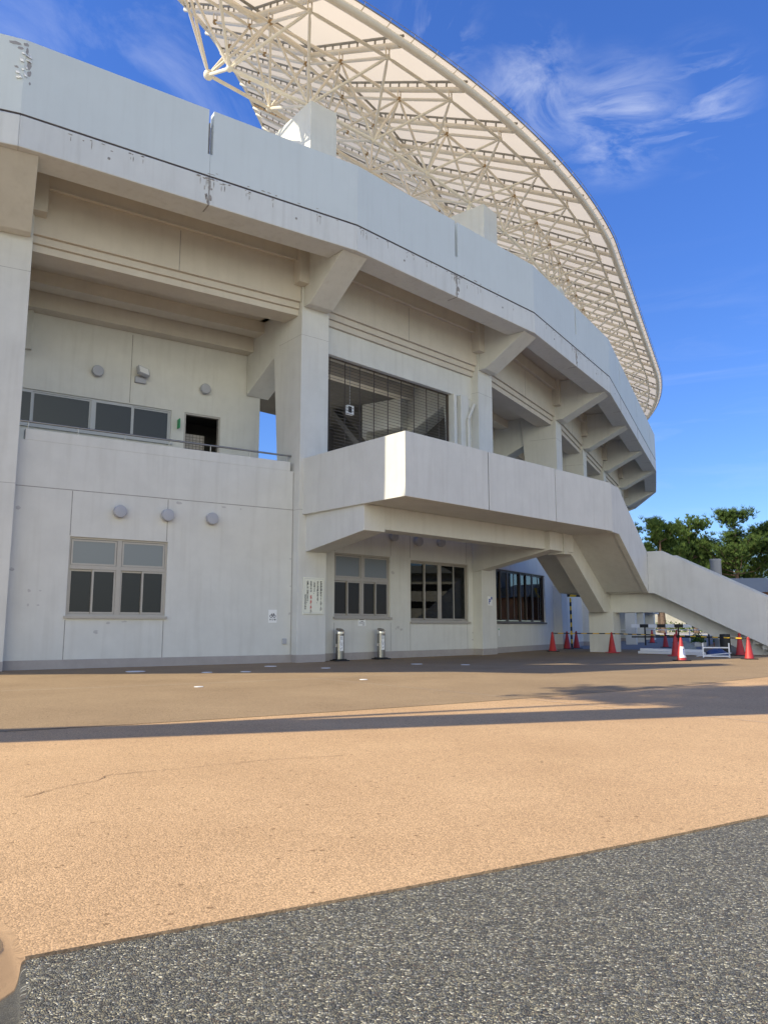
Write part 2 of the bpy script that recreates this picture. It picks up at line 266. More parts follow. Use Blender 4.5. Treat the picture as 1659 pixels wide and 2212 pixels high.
# ------------------------------------------------------------------ mesh helpers
class MB:
    def __init__(s): s.v = []; s.f = []; s.mi = []; s.m = []
    def add(s, vs, fs, m=0):
        b = len(s.v); s.v += [tuple(x) for x in vs]
        for f in fs: s.f.append(tuple(b + i for i in f)); s.mi.append(m)
    def hexa(s, b, t, m=0):
        n = len(b)
        s.add(list(b) + list(t), [tuple(range(n))[::-1], tuple(range(n, 2 * n))] + [(i, (i + 1) % n, n + (i + 1) % n, n + i) for i in range(n)], m)
    def box(s, x0, x1, y0, y1, z0, z1, m=0, fr=None):
        c = [(x0, y0), (x1, y0), (x1, y1), (x0, y1)]
        b = [Vector((x, y, z0)) for x, y in c]; t = [Vector((x, y, z1)) for x, y in c]
        if fr is not None: b = [fr @ p for p in b]; t = [fr @ p for p in t]
        s.hexa(b, t, m)
    def ext(s, pts3, vec, m=0):
        vec = Vector(vec); s.hexa([Vector(p) for p in pts3], [Vector(p) + vec for p in pts3], m)
    def tube(s, p, q, r, n=8, m=0, r2=None):
        p = Vector(p); q = Vector(q); d = (q - p)
        if d.length < 1e-6: return
        d.normalize(); a = d.orthogonal().normalized(); b = d.cross(a); r2 = r if r2 is None else r2
        A = [p + (a * math.cos(2 * math.pi * i / n) + b * math.sin(2 * math.pi * i / n)) * r for i in range(n)]
        B = [q + (a * math.cos(2 * math.pi * i / n) + b * math.sin(2 * math.pi * i / n)) * r2 for i in range(n)]
        s.hexa(A, B, m)
    def path(s, pts, r, n=8, m=0):
        pts = [Vector(p) for p in pts]; rings = []
        up = None
        for i, p in enumerate(pts):
            d = (pts[min(i + 1, len(pts) - 1)] - pts[max(i - 1, 0)]).normalized()
            if up is None: up = d.orthogonal().normalized()
            a = (up - d * up.dot(d)).normalized(); up = a; b = d.cross(a)
            rr = r[i] if isinstance(r, (list, tuple)) else r
            rings.append([p + (a * math.cos(2 * math.pi * j / n) + b * math.sin(2 * math.pi * j / n)) * rr for j in range(n)])
        vs = [v for g in rings for v in g]; fs = [tuple(range(n))[::-1], tuple(range((len(pts) - 1) * n, len(pts) * n))]
        for i in range(len(pts) - 1):
            for j in range(n): fs.append((i * n + j, i * n + (j + 1) % n, (i + 1) * n + (j + 1) % n, (i + 1) * n + j))
        s.add(vs, fs, m)
    def lathe(s, prof, n=24, m=0, c=(0, 0, 0)):
        vs = [Vector(c) + Vector((r * math.cos(2 * math.pi * j / n), r * math.sin(2 * math.pi * j / n), z)) for r, z in prof for j in range(n)]
        fs = [tuple(range(n))[::-1], tuple(range((len(prof) - 1) * n, len(prof) * n))]
        for i in range(len(prof) - 1):
            for j in range(n): fs.append((i * n + j, i * n + (j + 1) % n, (i + 1) * n + (j + 1) % n, (i + 1) * n + j))
        s.add(vs, fs, m)
    def ball(s, c, r, m=0):
        prof = [(r * math.sin(math.pi * (i + .02) / 6.04), -r * math.cos(math.pi * (i + .02) / 6.04)) for i in range(7)]
        s.lathe(prof, 10, m, c)
    def build(s, name, mats, parent=None, smooth=False, bevel=0.0):
        me = bpy.data.meshes.new(name); me.from_pydata(s.v, [], s.f)
        if not isinstance(mats, (list, tuple)): mats = [mats]
        for m in mats: me.materials.append(m)
        for p, i in zip(me.polygons, s.mi): p.material_index = i
        bm = bmesh.new(); bm.from_mesh(me); bmesh.ops.recalc_face_normals(bm, faces=bm.faces); bm.to_mesh(me); bm.free()
        if smooth:
            me.polygons.foreach_set('use_smooth', [True] * len(me.polygons))
            try: me.set_sharp_from_angle(angle=R_(40))
            except Exception: pass
        o = bpy.data.objects.new(name, me); COL.objects.link(o)
        if bevel > 0:
            b = o.modifiers.new('bevel', 'BEVEL'); b.width = bevel; b.segments = 2; b.limit_method = 'ANGLE'
        if parent is not None:
            o.parent = parent
            pw = Matrix.Translation(parent.location) @ parent.rotation_euler.to_matrix().to_4x4() if parent.parent is None else parent['_w'] if '_w' in parent else Matrix()
            if s.world: o.matrix_parent_inverse = (Matrix.Translation(parent.location) @ parent.rotation_euler.to_matrix().to_4x4()).inverted() if parent.parent is None else Matrix()
        return o
    world = False
class WB(MB):
    """mesh whose vertices are given in world coordinates"""
    world = True
def tag(o, label=None, cat=None, group=None, kind=None):
    if label: o['label'] = label
    if cat: o['category'] = cat
    if group: o['group'] = group
    if kind: o['kind'] = kind
    return o
def thing(name, label, cat, loc=(0, 0, 0), rz=0, group=None):
    o = bpy.data.objects.new(name, None); COL.objects.link(o); o.location = loc; o.rotation_euler = (0, 0, rz); o.empty_display_size = .2
    return tag(o, label, cat, group)
def dup(o, parent=None):
    c = o.copy(); COL.objects.link(c)
    if parent is not None: c.parent = parent
    for ch in list(o.children): dup(ch, c)
    return c

# ------------------------------------------------------------------ plan of the stadium
O1 = Vector((-28.97, 55.70)); A0 = R_(-62.46); DA = R_(11.52); RF = 44.75
def e_(a): return Vector((math.cos(a), math.sin(a)))
S3 = O1 + e_(A0 + 3 * DA) * RF
US = Vector((math.cos(R_(65)), math.sin(R_(65)))); NS = Vector((US.y, -US.x)); BL = 6.77
S6 = S3 + US * BL * 3
O2 = S6 - NS * RF
def nrm(k):
    if k <= 3: return e_(A0 + k * DA)
    if k <= 6: return NS
    return e_(R_(-25) + (k - 6) * DA)
def pt(k, d=0.0):
    """plan point at bay index k, d metres inward of the fascia line"""
    if k <= 3: return O1 + e_(A0 + k * DA) * (RF - d)
    if k <= 6: return S3 + US * BL * (k - 3) - NS * d
    return O2 + e_(R_(-25) + (k - 6) * DA) * (RF - d)
def v3(p, z): return Vector((p.x, p.y, z))
K0, K1 = -3, 9
def P(k): return pt(k, 2.2 if k < 3 else 2.5)
def frame(k):
    p, q = P(k), P(k + 1); L = (q - p).length; u = (q - p) / L
    return p, u, Vector((u.y, -u.x)), L
def bmat(k):
    """bay frame matrix: x along the bay, y inward, z up"""
    p, u, n, L = frame(k)
    return Matrix(((u.x, -n.x, 0, p.x), (u.y, -n.y, 0, p.y), (0, 0, 1, 0), (0, 0, 0, 1)))
def rmat(k):
    """pillar frame matrix: x sideways along the bays, y inward, z up"""
    p = P(k); n = nrm(k); u = Vector((-n.y, n.x))
    return Matrix(((u.x, -n.x, 0, p.x), (u.y, -n.y, 0, p.y), (0, 0, 1, 0), (0, 0, 0, 1)))
def prof(mb, fr, pts, x0, x1, m=0):
    """polygon in (y, z) of a frame pushed from x0 to x1"""
    mb.hexa([fr @ Vector((x0, y, z)) for y, z in pts], [fr @ Vector((x1, y, z)) for y, z in pts], m)
def holed(mb, fr, x0, x1, z0, z1, y0, y1, holes, m=0):
    """wall slab with rectangular holes (u0,u1,z0,z1)"""
    xs = sorted({x0, x1, *[h[0] for h in holes], *[h[1] for h in holes]}); zs = sorted({z0, z1, *[h[2] for h in holes], *[h[3] for h in holes]})
    def solid(i, j):
        if i < 0 or j < 0 or i >= len(xs) - 1 or j >= len(zs) - 1: return False
        cx, cz = (xs[i] + xs[i + 1]) / 2, (zs[j] + zs[j + 1]) / 2
        return not any(h[0] < cx < h[1] and h[2] < cz < h[3] for h in holes)
    for i in range(len(xs) - 1):
        for j in range(len(zs) - 1):
            if not solid(i, j): continue
            a, b, c, d = xs[i], xs[i + 1], zs[j], zs[j + 1]
            q = lambda *ps: mb.add([fr @ Vector(p) for p in ps], [(0, 1, 2, 3)], m)
            q((a, y0, c), (b, y0, c), (b, y0, d), (a, y0, d)); q((b, y1, c), (a, y1, c), (a, y1, d), (b, y1, d))
            if not solid(i - 1, j): q((a, y1, c), (a, y0, c), (a, y0, d), (a, y1, d))
            if not solid(i + 1, j): q((b, y0, c), (b, y1, c), (b, y1, d), (b, y0, d))
            if not solid(i, j - 1): q((a, y1, c), (b, y1, c), (b, y0, c), (a, y0, c))
            if not solid(i, j + 1): q((a, y0, d), (b, y0, d), (b, y1, d), (a, y1, d))

# ------------------------------------------------------------------ ground
def ring(mb, k0, k1, d0, d1, z, step=.125, m=0):
    n = int(round((k1 - k0) / step)); ks = [k0 + (k1 - k0) * i / n for i in range(n + 1)]
    vs = [v3(pt(k, d0), z) for k in ks] + [v3(pt(k, d1), z) for k in ks]
    mb.add(vs, [(i, i + 1, n + 2 + i, n + 1 + i) for i in range(n)], m)
g = MB(); g.add([(-900, -900, -.012), (900, -900, -.012), (900, 900, -.012), (-900, 900, -.012)], [(0, 1, 2, 3)])
tag(g.build('ground', M['gravel']), kind='structure')
g = MB(); ring(g, -5, 7.5, -15.15, 4, 0.0)
n_ = len(g.v) // 2
g.add([(v[0], v[1], v[2]) for v in g.v[:n_]] + [(v[0], v[1], -.012) for v in g.v[:n_]], [(i, i + 1, n_ + i + 1, n_ + i) for i in range(n_ - 1)])
tag(g.build('plaza_pavement', M['beige']), kind='structure')
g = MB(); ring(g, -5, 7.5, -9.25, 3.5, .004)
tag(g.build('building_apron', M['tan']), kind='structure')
g = MB(); ring(g, 3.02, 8, -3.2, 3.0, .008)
tag(g.build('concrete_path', M['walk']), kind='structure')
g = MB()
for d0, k0, k1 in ((-3.85, -1.2, 2.2),):
    ring(g, k0, k1, d0 - .012, d0 + .012, .008)
for k, da, db in ((.62, -3.9, -15.0), (1.25, -2.2, -9.2), (-.1, -4.2, -9.2)):
    a, b = pt(k, da), pt(k + .05, db); t_ = (b - a).normalized(); s_ = Vector((-t_.y, t_.x)) * .008
    g.add([v3(a - s_, .0081), v3(a + s_, .0081), v3(b + s_, .0081), v3(b - s_, .0081)], [(0, 1, 2, 3)])
cr_ = MB()
for line in ([(-2.22, 4.97), (-2.1, 5.28), (-1.95, 5.51), (-1.96, 5.66), (-1.75, 5.8), (-1.5, 5.92), (-1.24, 6.1), (-.95, 6.28), (-.2, 6.55)],):
    pts_ = []
    for a, b in zip(line, line[1:]):
        for i in range(6):
            t_ = i / 6; pts_.append(Vector((a[0] + (b[0] - a[0]) * t_ + random.uniform(-.012, .012), a[1] + (b[1] - a[1]) * t_ + random.uniform(-.012, .012))))
    for a, b in zip(pts_, pts_[1:]):
        d = (b - a).normalized(); s_ = Vector((-d.y, d.x)) * random.uniform(.002, .005); cr_.add([v3(p, .004) for p in (a - s_, b - s_, b + s_, a + s_)], [(0, 1, 2, 3)])
tag(cr_.build('pavement_crack', base('crack_dirt', (.27, .17, .10), .95, var=.3, vscale=9)), kind='structure')
M['jointline'] = base('pale_joint_line', (.55, .47, .38), .9, var=.4, vscale=9)
tag(g.build('pavement_joint_lines', M['jointline']), kind='structure')

# ------------------------------------------------------------------ stadium building
ST = thing('stadium', 'curved grey-white concrete stadium building with pillars, grey parapet and upper gallery', 'stadium', (0, 0, 0))
ZL, ZJ, ZT = 11.81, 12.6, 14.48
def seg(mb, ka, kb, d0, d1, z0, z1, m=0, kc=None):
    """straight-sided block between two plan indices (mitred), optional corner index between"""
    ks = [ka] + ([kc] if kc is not None else []) + [kb]
    def at(k, d):
        f = math.floor(k + 1e-9)
        if abs(k - round(k)) < 1e-6: return pt(round(k), d)
        a, b = pt(f, d), pt(f + 1, d); return a.lerp(b, k - f)
    poly = [at(k, d0) for k in ks] + [at(k, d1) for k in reversed(ks)]
    mb.hexa([v3(p, z0) for p in poly], [v3(p, z1) for p in poly], m)
# parapet: one panel per pillar, folded at the pillar line, open slots between panels
for k in range(K0, K1 + 1):
    mb = WB(); g_ = .0075
    seg(mb, k - .5 + .0004, k + .5 - .0004, 0.0, .24, ZJ + .03, 13.22, 0, k)
    seg(mb, k - .5 + g_, k + .5 - g_, 0.0, .24, 13.22, ZT, 0, k)
    o = mb.build('parapet_panel', M['parapet'], ST)
mb = WB(); seg_r = .03
for k in range(K0, K1):
    seg(mb, k, k + 1, .012, .3, ZJ - .012, ZJ + .030)
mb.build('parapet_seal', M['dark_seal'], ST)
for k in range(K0, K1):
    mb = WB(); seg(mb, k, k + 1, 0.004, .86, ZL, ZJ - .012)
    mb.build('fascia_beam', M['band'], ST, bevel=.02)
    # mid-bay movement joint
    mb = WB(); seg(mb, k + .498, k + .502, -.003, .4, ZL - .004, ZJ - .02)
    seg(mb, k + .4985, k + .5015, .1, .25, ZJ + .05, ZT - .3)
    mb.build('movement_joint', M['seal'], ST)
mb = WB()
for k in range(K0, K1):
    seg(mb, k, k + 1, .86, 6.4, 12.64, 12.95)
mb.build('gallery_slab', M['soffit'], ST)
# raked stand behind (closes the bowl)
mb = WB()
for k in range(3, K1):
    ks = (k, k + 1)
    a, b = [(pt(q, 6.4), pt(q, 20)) for q in ks]
    mb.hexa([v3(a[0], 12.2), v3(b[0], 12.2), v3(b[1], 2.5), v3(a[1], 2.5)], [v3(a[0], 12.8), v3(b[0], 12.8), v3(b[1], 3.1), v3(a[1], 3.1)])
mb.build('raked_stand', M['wall'], ST)
# pillars
for k in range(K0, K1 + 1):
    fr = rmat(k); W = .5; xo = .06 if k == 1 else 0
    fr = fr @ Matrix.Translation((xo, 0, 0))
    mb = WB()
    prof(mb, fr, [(0, 0), (0, 12.6), (1.75, 12.6), (1.72, 10.8), (1.2, 4.9), (.9, 4.6), (.9, 0)], -W, W)
    mb.box(-W - .003, W + .003, -.003, .9, 0, .23, 1, fr)
    mb.box(-W - .002, W + .002, -.002, 1.3, 9.835, 9.855, 2, fr)
    mb.box(-W - .002, W + .002, -.002, .6, 4.44, 4.46, 2, fr)
    mb.build('pillar', [M['wall'], M['base_band'], M['seal']], ST, bevel=.015)
    mb = WB(); prof(mb, fr, [(-.003, 10.74), (-.003, 12.63), (-1.34 if k < 3 else -1.64, 12.63), (-1.34 if k < 3 else -1.64, ZL), (-2.02 if k < 3 else -2.32, ZL - .006), (-.3, 10.74)], -.44, .44)
    mb.build('fascia_bracket', M['wall'], ST, bevel=.012)
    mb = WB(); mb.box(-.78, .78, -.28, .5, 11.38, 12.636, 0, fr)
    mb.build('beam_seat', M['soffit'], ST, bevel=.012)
    mb = WB(); prof(mb, fr, [(1.55, 9.7), (3.5, 8.75), (3.5, 11.0), (1.55, 11.0)], -.42, .42)
    mb.build('inner_bracket', M['wall'], ST, bevel=.012)
# spandrel beams and upper wall of every bay
for k in range(K0, K1):
    p, u, n, L = frame(k); fr = bmat(k); a, b = .46, L - .46
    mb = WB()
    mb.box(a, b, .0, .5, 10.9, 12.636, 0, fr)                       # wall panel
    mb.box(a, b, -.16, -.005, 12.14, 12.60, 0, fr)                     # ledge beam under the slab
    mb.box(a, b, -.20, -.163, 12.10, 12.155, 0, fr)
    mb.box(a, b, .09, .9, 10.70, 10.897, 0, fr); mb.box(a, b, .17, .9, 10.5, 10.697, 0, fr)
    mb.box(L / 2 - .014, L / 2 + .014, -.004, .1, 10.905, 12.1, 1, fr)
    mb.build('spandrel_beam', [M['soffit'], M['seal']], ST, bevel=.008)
    # gallery ceiling with two inner beams, gallery floor
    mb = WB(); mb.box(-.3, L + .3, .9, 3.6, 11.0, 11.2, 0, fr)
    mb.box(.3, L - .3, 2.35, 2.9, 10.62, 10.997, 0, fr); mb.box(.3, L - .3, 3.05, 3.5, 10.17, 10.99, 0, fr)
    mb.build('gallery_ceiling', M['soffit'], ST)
    mb = WB(); mb.box(-.2, L + .2, .56, 9, 4.7, 5.0, 0, fr); mb.build('gallery_floor', M['wall'], ST)

def window(name, fr, x0, x1, z0, z1, depth, kind, parent=ST, fm='frame', sill=True):
    """aluminium window set in a wall hole; kind lists panes (x0,x1,z0,z1,glass)"""
    f = WB(); t = .05; y0, y1 = depth, depth + .1
    f.box(x0, x1, y0, y1, z0, z0 + t, 0, fr); f.box(x0, x1, y0, y1, z1 - t, z1, 0, fr)
    f.box(x0, x0 + t, y0, y1, z0 + t, z1 - t, 0, fr); f.box(x1 - t, x1, y0, y1, z0 + t, z1 - t, 0, fr)
    if sill: f.box(x0 - .04, x1 + .04, depth - .12, depth + .1, z0 - .07, z0 - .003, 0, fr)
    for m in kind['bars']: f.box(m[0], m[1], y0 - .01, y1 - .01, m[2], m[3], 0, fr)
    for (a, b, c, d, gl, off) in kind['panes']:
        s = .045
        f.box(a, b, y0 + off, y0 + off + .035, c, c + s, 0, fr); f.box(a, b, y0 + off, y0 + off + .035, d - s, d, 0, fr)
        f.box(a, a + s, y0 + off, y0 + off + .035, c + s, d - s, 0, fr); f.box(b - s, b, y0 + off, y0 + off + .035, c + s, d - s, 0, fr)
    o = f.build(name, M[fm], parent)
    for (a, b, c, d, gl, off) in kind['panes']:
        g = WB(); g.box(a + .045, b - .045, y0 + off + .014, y0 + off + .022, c + .045, d - .045, 0, fr)
        p = g.build('pane', M[gl], o)
    return o
def office_panes(x0, x1, z0, z1, zt):
    """fixed frosted lights over two pairs of sliding dark lights"""
    xm = (x0 + x1) / 2; t = .05; q = []; bars = [(xm - .06, xm + .06, z0 + t, z1 - t), (x0 + t, xm - .06, zt - .05, zt + .05), (xm + .06, x1 - t, zt - .05, zt + .05)]
    for a, b in ((x0 + t, xm - .06), (xm + .06, x1 - t)):
        q.append((a + .01, b - .01, zt + .055, z1 - t - .01, 'frosted', .0))
        h = (a + b) / 2
        q.append((a + .005, h + .02, z0 + t + .005, zt - .055, 'darkglass', .045)); q.append((h - .02, b - .005, z0 + t + .005, zt - .055, 'darkglass', .002))
    return {'bars': bars, 'panes': q}

# --- bay between the first two pillars: office wall below, gallery above
fr = bmat(0); L = frame(0)[3]
mb = WB(); W0 = (1.86, 4.35, 1.30, 3.28)
holed(mb, fr, .44, L - .44, 0, 5.62, .25, .55, [W0])
mb.box(.68, L - .60, .25, .55, 5.622, 5.9, 0, fr)
for x in (1.86, 4.31):
    mb.box(x - .012, x + .012, .247, .3, 3.30, 4.44, 1, fr); mb.box(x - .012, x + .012, .247, .3, .23, 1.2, 1, fr)
mb.box(.44, L - .44, .247, .3, 4.445, 4.468, 1, fr)
mb.box(.44, L - .44, .244, .3, 0, .23, 2, fr)
mb.box(L - .50, L - .475, .244, .3, .0, 5.6, 1, fr)
mb.build('office_wall', [M['wall'], M['seal'], M['base_band']], ST, bevel=.006)
window('window', fr, *W0[:2], *W0[2:], .31, office_panes(*W0, 2.52))
def vent(fr, x, z, y, r=.165, m='vent'):
    b = MB(); b.lathe([(r * .82, 0), (r * .82, .05), (r, .052), (r, .15), (r * .92, .175), (r * .5, .185)], 28)
    o = b.build('vent_cap', M[m], None, smooth=True)
    o.matrix_world = fr @ Matrix.Translation((x, y, z)) @ Matrix.Rotation(R_(90), 4, 'X')
    mw = o.matrix_world.copy(); o.parent = ST; o.matrix_world = mw
    return o
for x in (3.03, 4.28, 5.53): vent(fr, x, 3.99, .25)
mb = WB(); mb.box(7.78, 7.90, .19, .247, .53, .69, 0, fr); mb.build('outlet_box', M['vent'], ST, bevel=.01)
# handrail behind the parapet
mb = WB()
mb.tube(fr @ Vector((.55, .42, 6.12)), fr @ Vector((L - .5, .42, 6.12)), .028, 10)
for i in range(7):
    x = .75 + i * 1.19; mb.tube(fr @ Vector((x, .42, 5.88)), fr @ Vector((x, .42, 6.1)), .014, 8)
mb.build('handrail', M['steel'], ST, smooth=True)
# gallery back wall with strip window and doorway
BW = 3.5; strip = (-.6, 5.32, 6.80, 7.86); door = (5.74, 6.96, 5.0, 7.87)
mb = WB(); holed(mb, fr, -.9, 8.35, 5.0, 11.0, BW, BW + .2, [strip, door])
mb.box(3.985, 4.01, BW - .003, BW + .01, 7.9, 10.1, 1, fr)
mb.build('gallery_wall', [M['wall'], M['seal']], ST, bevel=.01)
ps = []; xs = [-.55, 1.02, 2.53, 2.62, 3.95, 5.27]
ps = [(-.55, 1.25, 6.85, 7.81, 'upglass', .0), (1.25, 2.88, 6.85, 7.81, 'upglass', .03), (2.98, 4.12, 6.85, 7.81, 'upglass', .0), (4.12, 5.27, 6.85, 7.81, 'upglass', .03)]
window('window', fr, *strip[:2], *strip[2:], BW + .05, {'bars': [(2.88, 2.98, 6.85, 7.81)], 'panes': ps}, fm='frame_light')
mb = WB()
mb.box(door[0], door[0] + .06, BW + .02, BW + .16, 5.0, 7.81, 0, fr); mb.box(door[1] - .06, door[1], BW + .02, BW + .16, 5.0, 7.81, 0, fr); mb.box(door[0], door[1], BW + .02, BW + .16, 7.81, 7.87, 0, fr)
o = mb.build('door_frame', M['frame'], ST)
def tiles():
    m, t = mat('square_wall_tiles'); o = N(t, 'ShaderNodeOutputMaterial'); p = N(t, 'ShaderNodeBsdfPrincipled'); p.inputs['Roughness'].default_value = .35
    tc = N(t, 'ShaderNodeTexCoord'); mp = N(t, 'ShaderNodeMapping'); mp.inputs['Rotation'].default_value = (R_(90), 0, 0); t.links.new(tc.outputs['Object'], mp.inputs[0])
    b = N(t, 'ShaderNodeTexBrick'); b.offset = 0; b.inputs['Scale'].default_value = 1; b.inputs['Brick Width'].default_value = .1; b.inputs['Row Height'].default_value = .1; b.inputs['Mortar Size'].default_value = .008
    b.inputs['Color1'].default_value = (.44, .40, .35, 1); b.inputs['Color2'].default_value = (.38, .35, .31, 1); b.inputs['Mortar'].default_value = (.15, .13, .12, 1)
    t.links.new(mp.outputs[0], b.inputs['Vector']); t.links.new(b.outputs[0], p.inputs['Base Color']); t.links.new(p.outputs[0], o.inputs[0]); return m
M['tiles'] = tiles()
mb = WB(); mb.box(5.3, 6.75, BW + .9, BW + 1.0, 5.0, 7.4, 0, fr); mb.build('tiled_partition', M['tiles'], ST)
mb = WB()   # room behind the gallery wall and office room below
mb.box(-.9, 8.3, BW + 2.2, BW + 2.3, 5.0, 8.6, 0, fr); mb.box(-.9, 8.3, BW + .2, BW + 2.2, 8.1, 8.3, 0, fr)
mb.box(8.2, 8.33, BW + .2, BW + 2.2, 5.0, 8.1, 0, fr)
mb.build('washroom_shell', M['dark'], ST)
vent(fr, 2.98, 8.70, BW, .17); vent(fr, 6.37, 8.72, BW, .17)
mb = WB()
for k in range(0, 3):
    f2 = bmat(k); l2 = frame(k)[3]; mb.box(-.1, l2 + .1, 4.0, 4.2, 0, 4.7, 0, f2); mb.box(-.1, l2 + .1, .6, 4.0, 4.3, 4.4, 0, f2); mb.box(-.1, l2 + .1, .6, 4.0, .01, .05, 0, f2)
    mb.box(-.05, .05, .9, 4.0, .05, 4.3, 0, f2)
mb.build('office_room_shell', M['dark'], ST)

# --- second bay: office wall below the landing, shuttered opening above
fr = bmat(1); L = frame(1)[3]
W1 = (1.23, 3.67, 1.33, 3.31); W2 = (4.66, 7.76, 1.20, 3.28)
mb = WB(); holed(mb, fr, .44, L - .44, 0, 5.0, .35, .6, [W1, W2])
mb.box(.44, L - .44, .344, .4, 0, .23, 2, fr)
for x in (1.24, 3.70, 4.64, 7.66): mb.box(x - .01, x + .01, .347, .4, 3.34, 4.3, 1, fr); mb.box(x - .01, x + .01, .347, .4, .23, 1.15, 1, fr)
mb.build('office_wall', [M['wall'], M['seal'], M['base_band']], ST, bevel=.006)
window('window', fr, *W1[:2], *W1[2:], .40, office_panes(*W1, 2.5))
xm = (W2[0] + W2[1]) / 2
def slide4(W):
    xm = (W[0] + W[1]) / 2; a, b, c, d = W; h1, h2 = (a + xm) / 2, (xm + b) / 2
    return {'bars': [(xm - .05, xm + .05, c + .05, d - .05)], 'panes': [(a + .05, h1 + .02, c + .06, d - .06, 'glass', .045), (h1 - .02, xm - .05, c + .06, d - .06, 'glass', .002), (xm + .05, h2 + .02, c + .06, d - .06, 'glass', .002), (h2 - .02, b - .05, c + .06, d - .06, 'glass', .045)]}
window('window', fr, *W2[:2], *W2[2:], .40, slide4(W2))
for x, z in ((3.77, 4.0), (4.98, 3.93), (6.16, 3.99)): vent(fr, x, z, .35, .165, 'stain' if False else 'vent')
# upper opening: lintel, jambs, shutter
mb = WB()
mb.box(.44, L - .44, .26, .5, 9.60, 10.497, 0, fr)
mb.box(6.86, L - .44, .28, .6, 5.0, 9.597, 0, fr)
mb.box(6.86, 7.02, .16, .278, 5.0, 9.597, 0, fr)
mb.build('shutter_lintel', M['wall'], ST, bevel=.01)
mb = WB(); mb.box(7.16, 7.6, .08, .276, 5.0, 9.58, 0, fr)
mb.tube(fr @ Vector((7.5, .02, 5.2)), fr @ Vector((7.5, .02, 8.7)), .06, 10); mb.tube(fr @ Vector((7.5, .02, 8.7)), fr @ Vector((7.85, .02, 9.35)), .06, 10)
mb.build('pipe_duct', M['wall'], ST, bevel=.01)
mb = WB()
z = 5.05
while z < 9.58:
    mb.box(.62, 6.80, .47, .482, z, z + .011, 0, fr); z += .105
for i in range(9):
    x = 1.06 + i * .66; mb.box(x - .009, x + .009, .462, .49, 5.0, 9.60, 0, fr)
mb.box(.6, 6.86, .44, .50, 9.56, 9.598, 0, fr); mb.box(6.80, 6.86, .43, .52, 5.0, 9.56, 0, fr)
mb.build('roller_shutter', M['shutter'], ST)
# concourse behind the shutter
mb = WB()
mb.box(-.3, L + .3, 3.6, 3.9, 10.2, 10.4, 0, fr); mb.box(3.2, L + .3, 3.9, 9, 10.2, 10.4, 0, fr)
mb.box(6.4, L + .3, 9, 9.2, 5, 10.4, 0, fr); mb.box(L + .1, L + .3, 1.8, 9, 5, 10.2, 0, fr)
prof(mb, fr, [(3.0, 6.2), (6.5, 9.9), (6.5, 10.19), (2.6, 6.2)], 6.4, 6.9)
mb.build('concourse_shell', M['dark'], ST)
mb = WB(); mb.box(4.5, 8.4, 2.45, 6.2, 5.0, 7.55, 0, fr); mb.build('kiosk_wall', M['white'], ST)
mb = WB(); mb.box(4.46, 4.497, 2.3, 6.2, 6.95, 7.5, 0, fr); mb.box(4.452, 4.458, 2.3, 6.2, 7.42, 7.52, 1, fr)
for i in range(6):
    y = 2.6 + i * .33
    mb.box(4.452, 4.458, y, y + .14, 7.03, 7.20, 2, fr); mb.box(4.452, 4.458, y + .03, y + .11, 7.24, 7.32, 2, fr)
mb.build('kiosk_sign', [M['white'], M['green'], M['ink']], ST)
# --- further bays: ground floor walls and gallery back walls
for k in [-3, -2, -1, 2] + list(range(3, K1)):
    f2 = bmat(k); l2 = frame(k)[3]; mb = WB()
    holes = []
    if k == 2: holes = [(1.38, 6.9, 1.20, 3.28)]
    holed(mb, f2, .44, l2 - .44, 0, 5.0, .35, .6, holes); mb.box(.44, l2 - .44, .344, .4, 0, .23, 1, f2)
    if k < 1: mb.box(.44, l2 - .44, .25, .349, 4.4, 5.9, 0, f2)
    mb.build('office_wall', [M['wall'], M['base_band']], ST, bevel=.006)
    mb = WB(); mb.box(-.4, l2 + .4, 5.2, 5.4, 5.0, 12.6, 0, f2); mb.box(-.4, l2 + .4, 3.5, 5.2, 9.0, 11.0, 0, f2); mb.build('concourse_wall', M['wall'], ST)
fr2 = bmat(2)
W3 = (1.38, 6.9, 1.20, 3.28); k4 = slide4((W3[0], (W3[0] + W3[1]) / 2, W3[2], W3[3])); k5 = slide4(((W3[0] + W3[1]) / 2, W3[1], W3[2], W3[3]))
window('window', fr2, *W3[:2], *W3[2:], .42, {'bars': k4['bars'] + k5['bars'] + [((W3[0] + W3[1]) / 2 - .05, (W3[0] + W3[1]) / 2 + .05, 1.25, 3.23)], 'panes': k4['panes'] + k5['panes']}, fm='shutter')
# roof piers standing on the gallery slab
for k in range(1, K1):
    fr_ = rmat(k); mb = WB(); prof(mb, fr_, [(-.40, 12.955), (-.40, 17.42), (2.3, 17.42), (3.4, 12.955)], -.5, .5)
    mb.build('roof_pier', M['wall'], ST, bevel=.02)
# peeled paint and stains on the parapet
def blot(mb, fr, pts, y, jitter=.03, m=0, th=.006):
    mb.hexa([fr @ Vector((x, y, z)) for x, z in pts], [fr @ Vector((x, y - th, z)) for x, z in pts], m)
def fascia_frame(k):
    a, b = pt(k), pt(k + 1); u = (b - a).normalized(); n = Vector((u.y, -u.x))
    return Matrix(((u.x, -n.x, 0, a.x), (u.y, -n.y, 0, a.y), (0, 0, 1, 0), (0, 0, 0, 1))), (b - a).length
rng = random.Random(3)
def ragged(cx, cz, rx, rz, n=11):
    return [(cx + rx * math.cos(2 * math.pi * i / n) * rng.uniform(.55, 1.1), cz + rz * math.sin(2 * math.pi * i / n) * rng.uniform(.55, 1.1)) for i in range(n)]
ff, fl = fascia_frame(0); fm1, flm = fascia_frame(-1)
M['undercoat'] = base('bare_undercoat', (.36, .345, .34), .9, var=.2, vscale=12)
mb = WB()
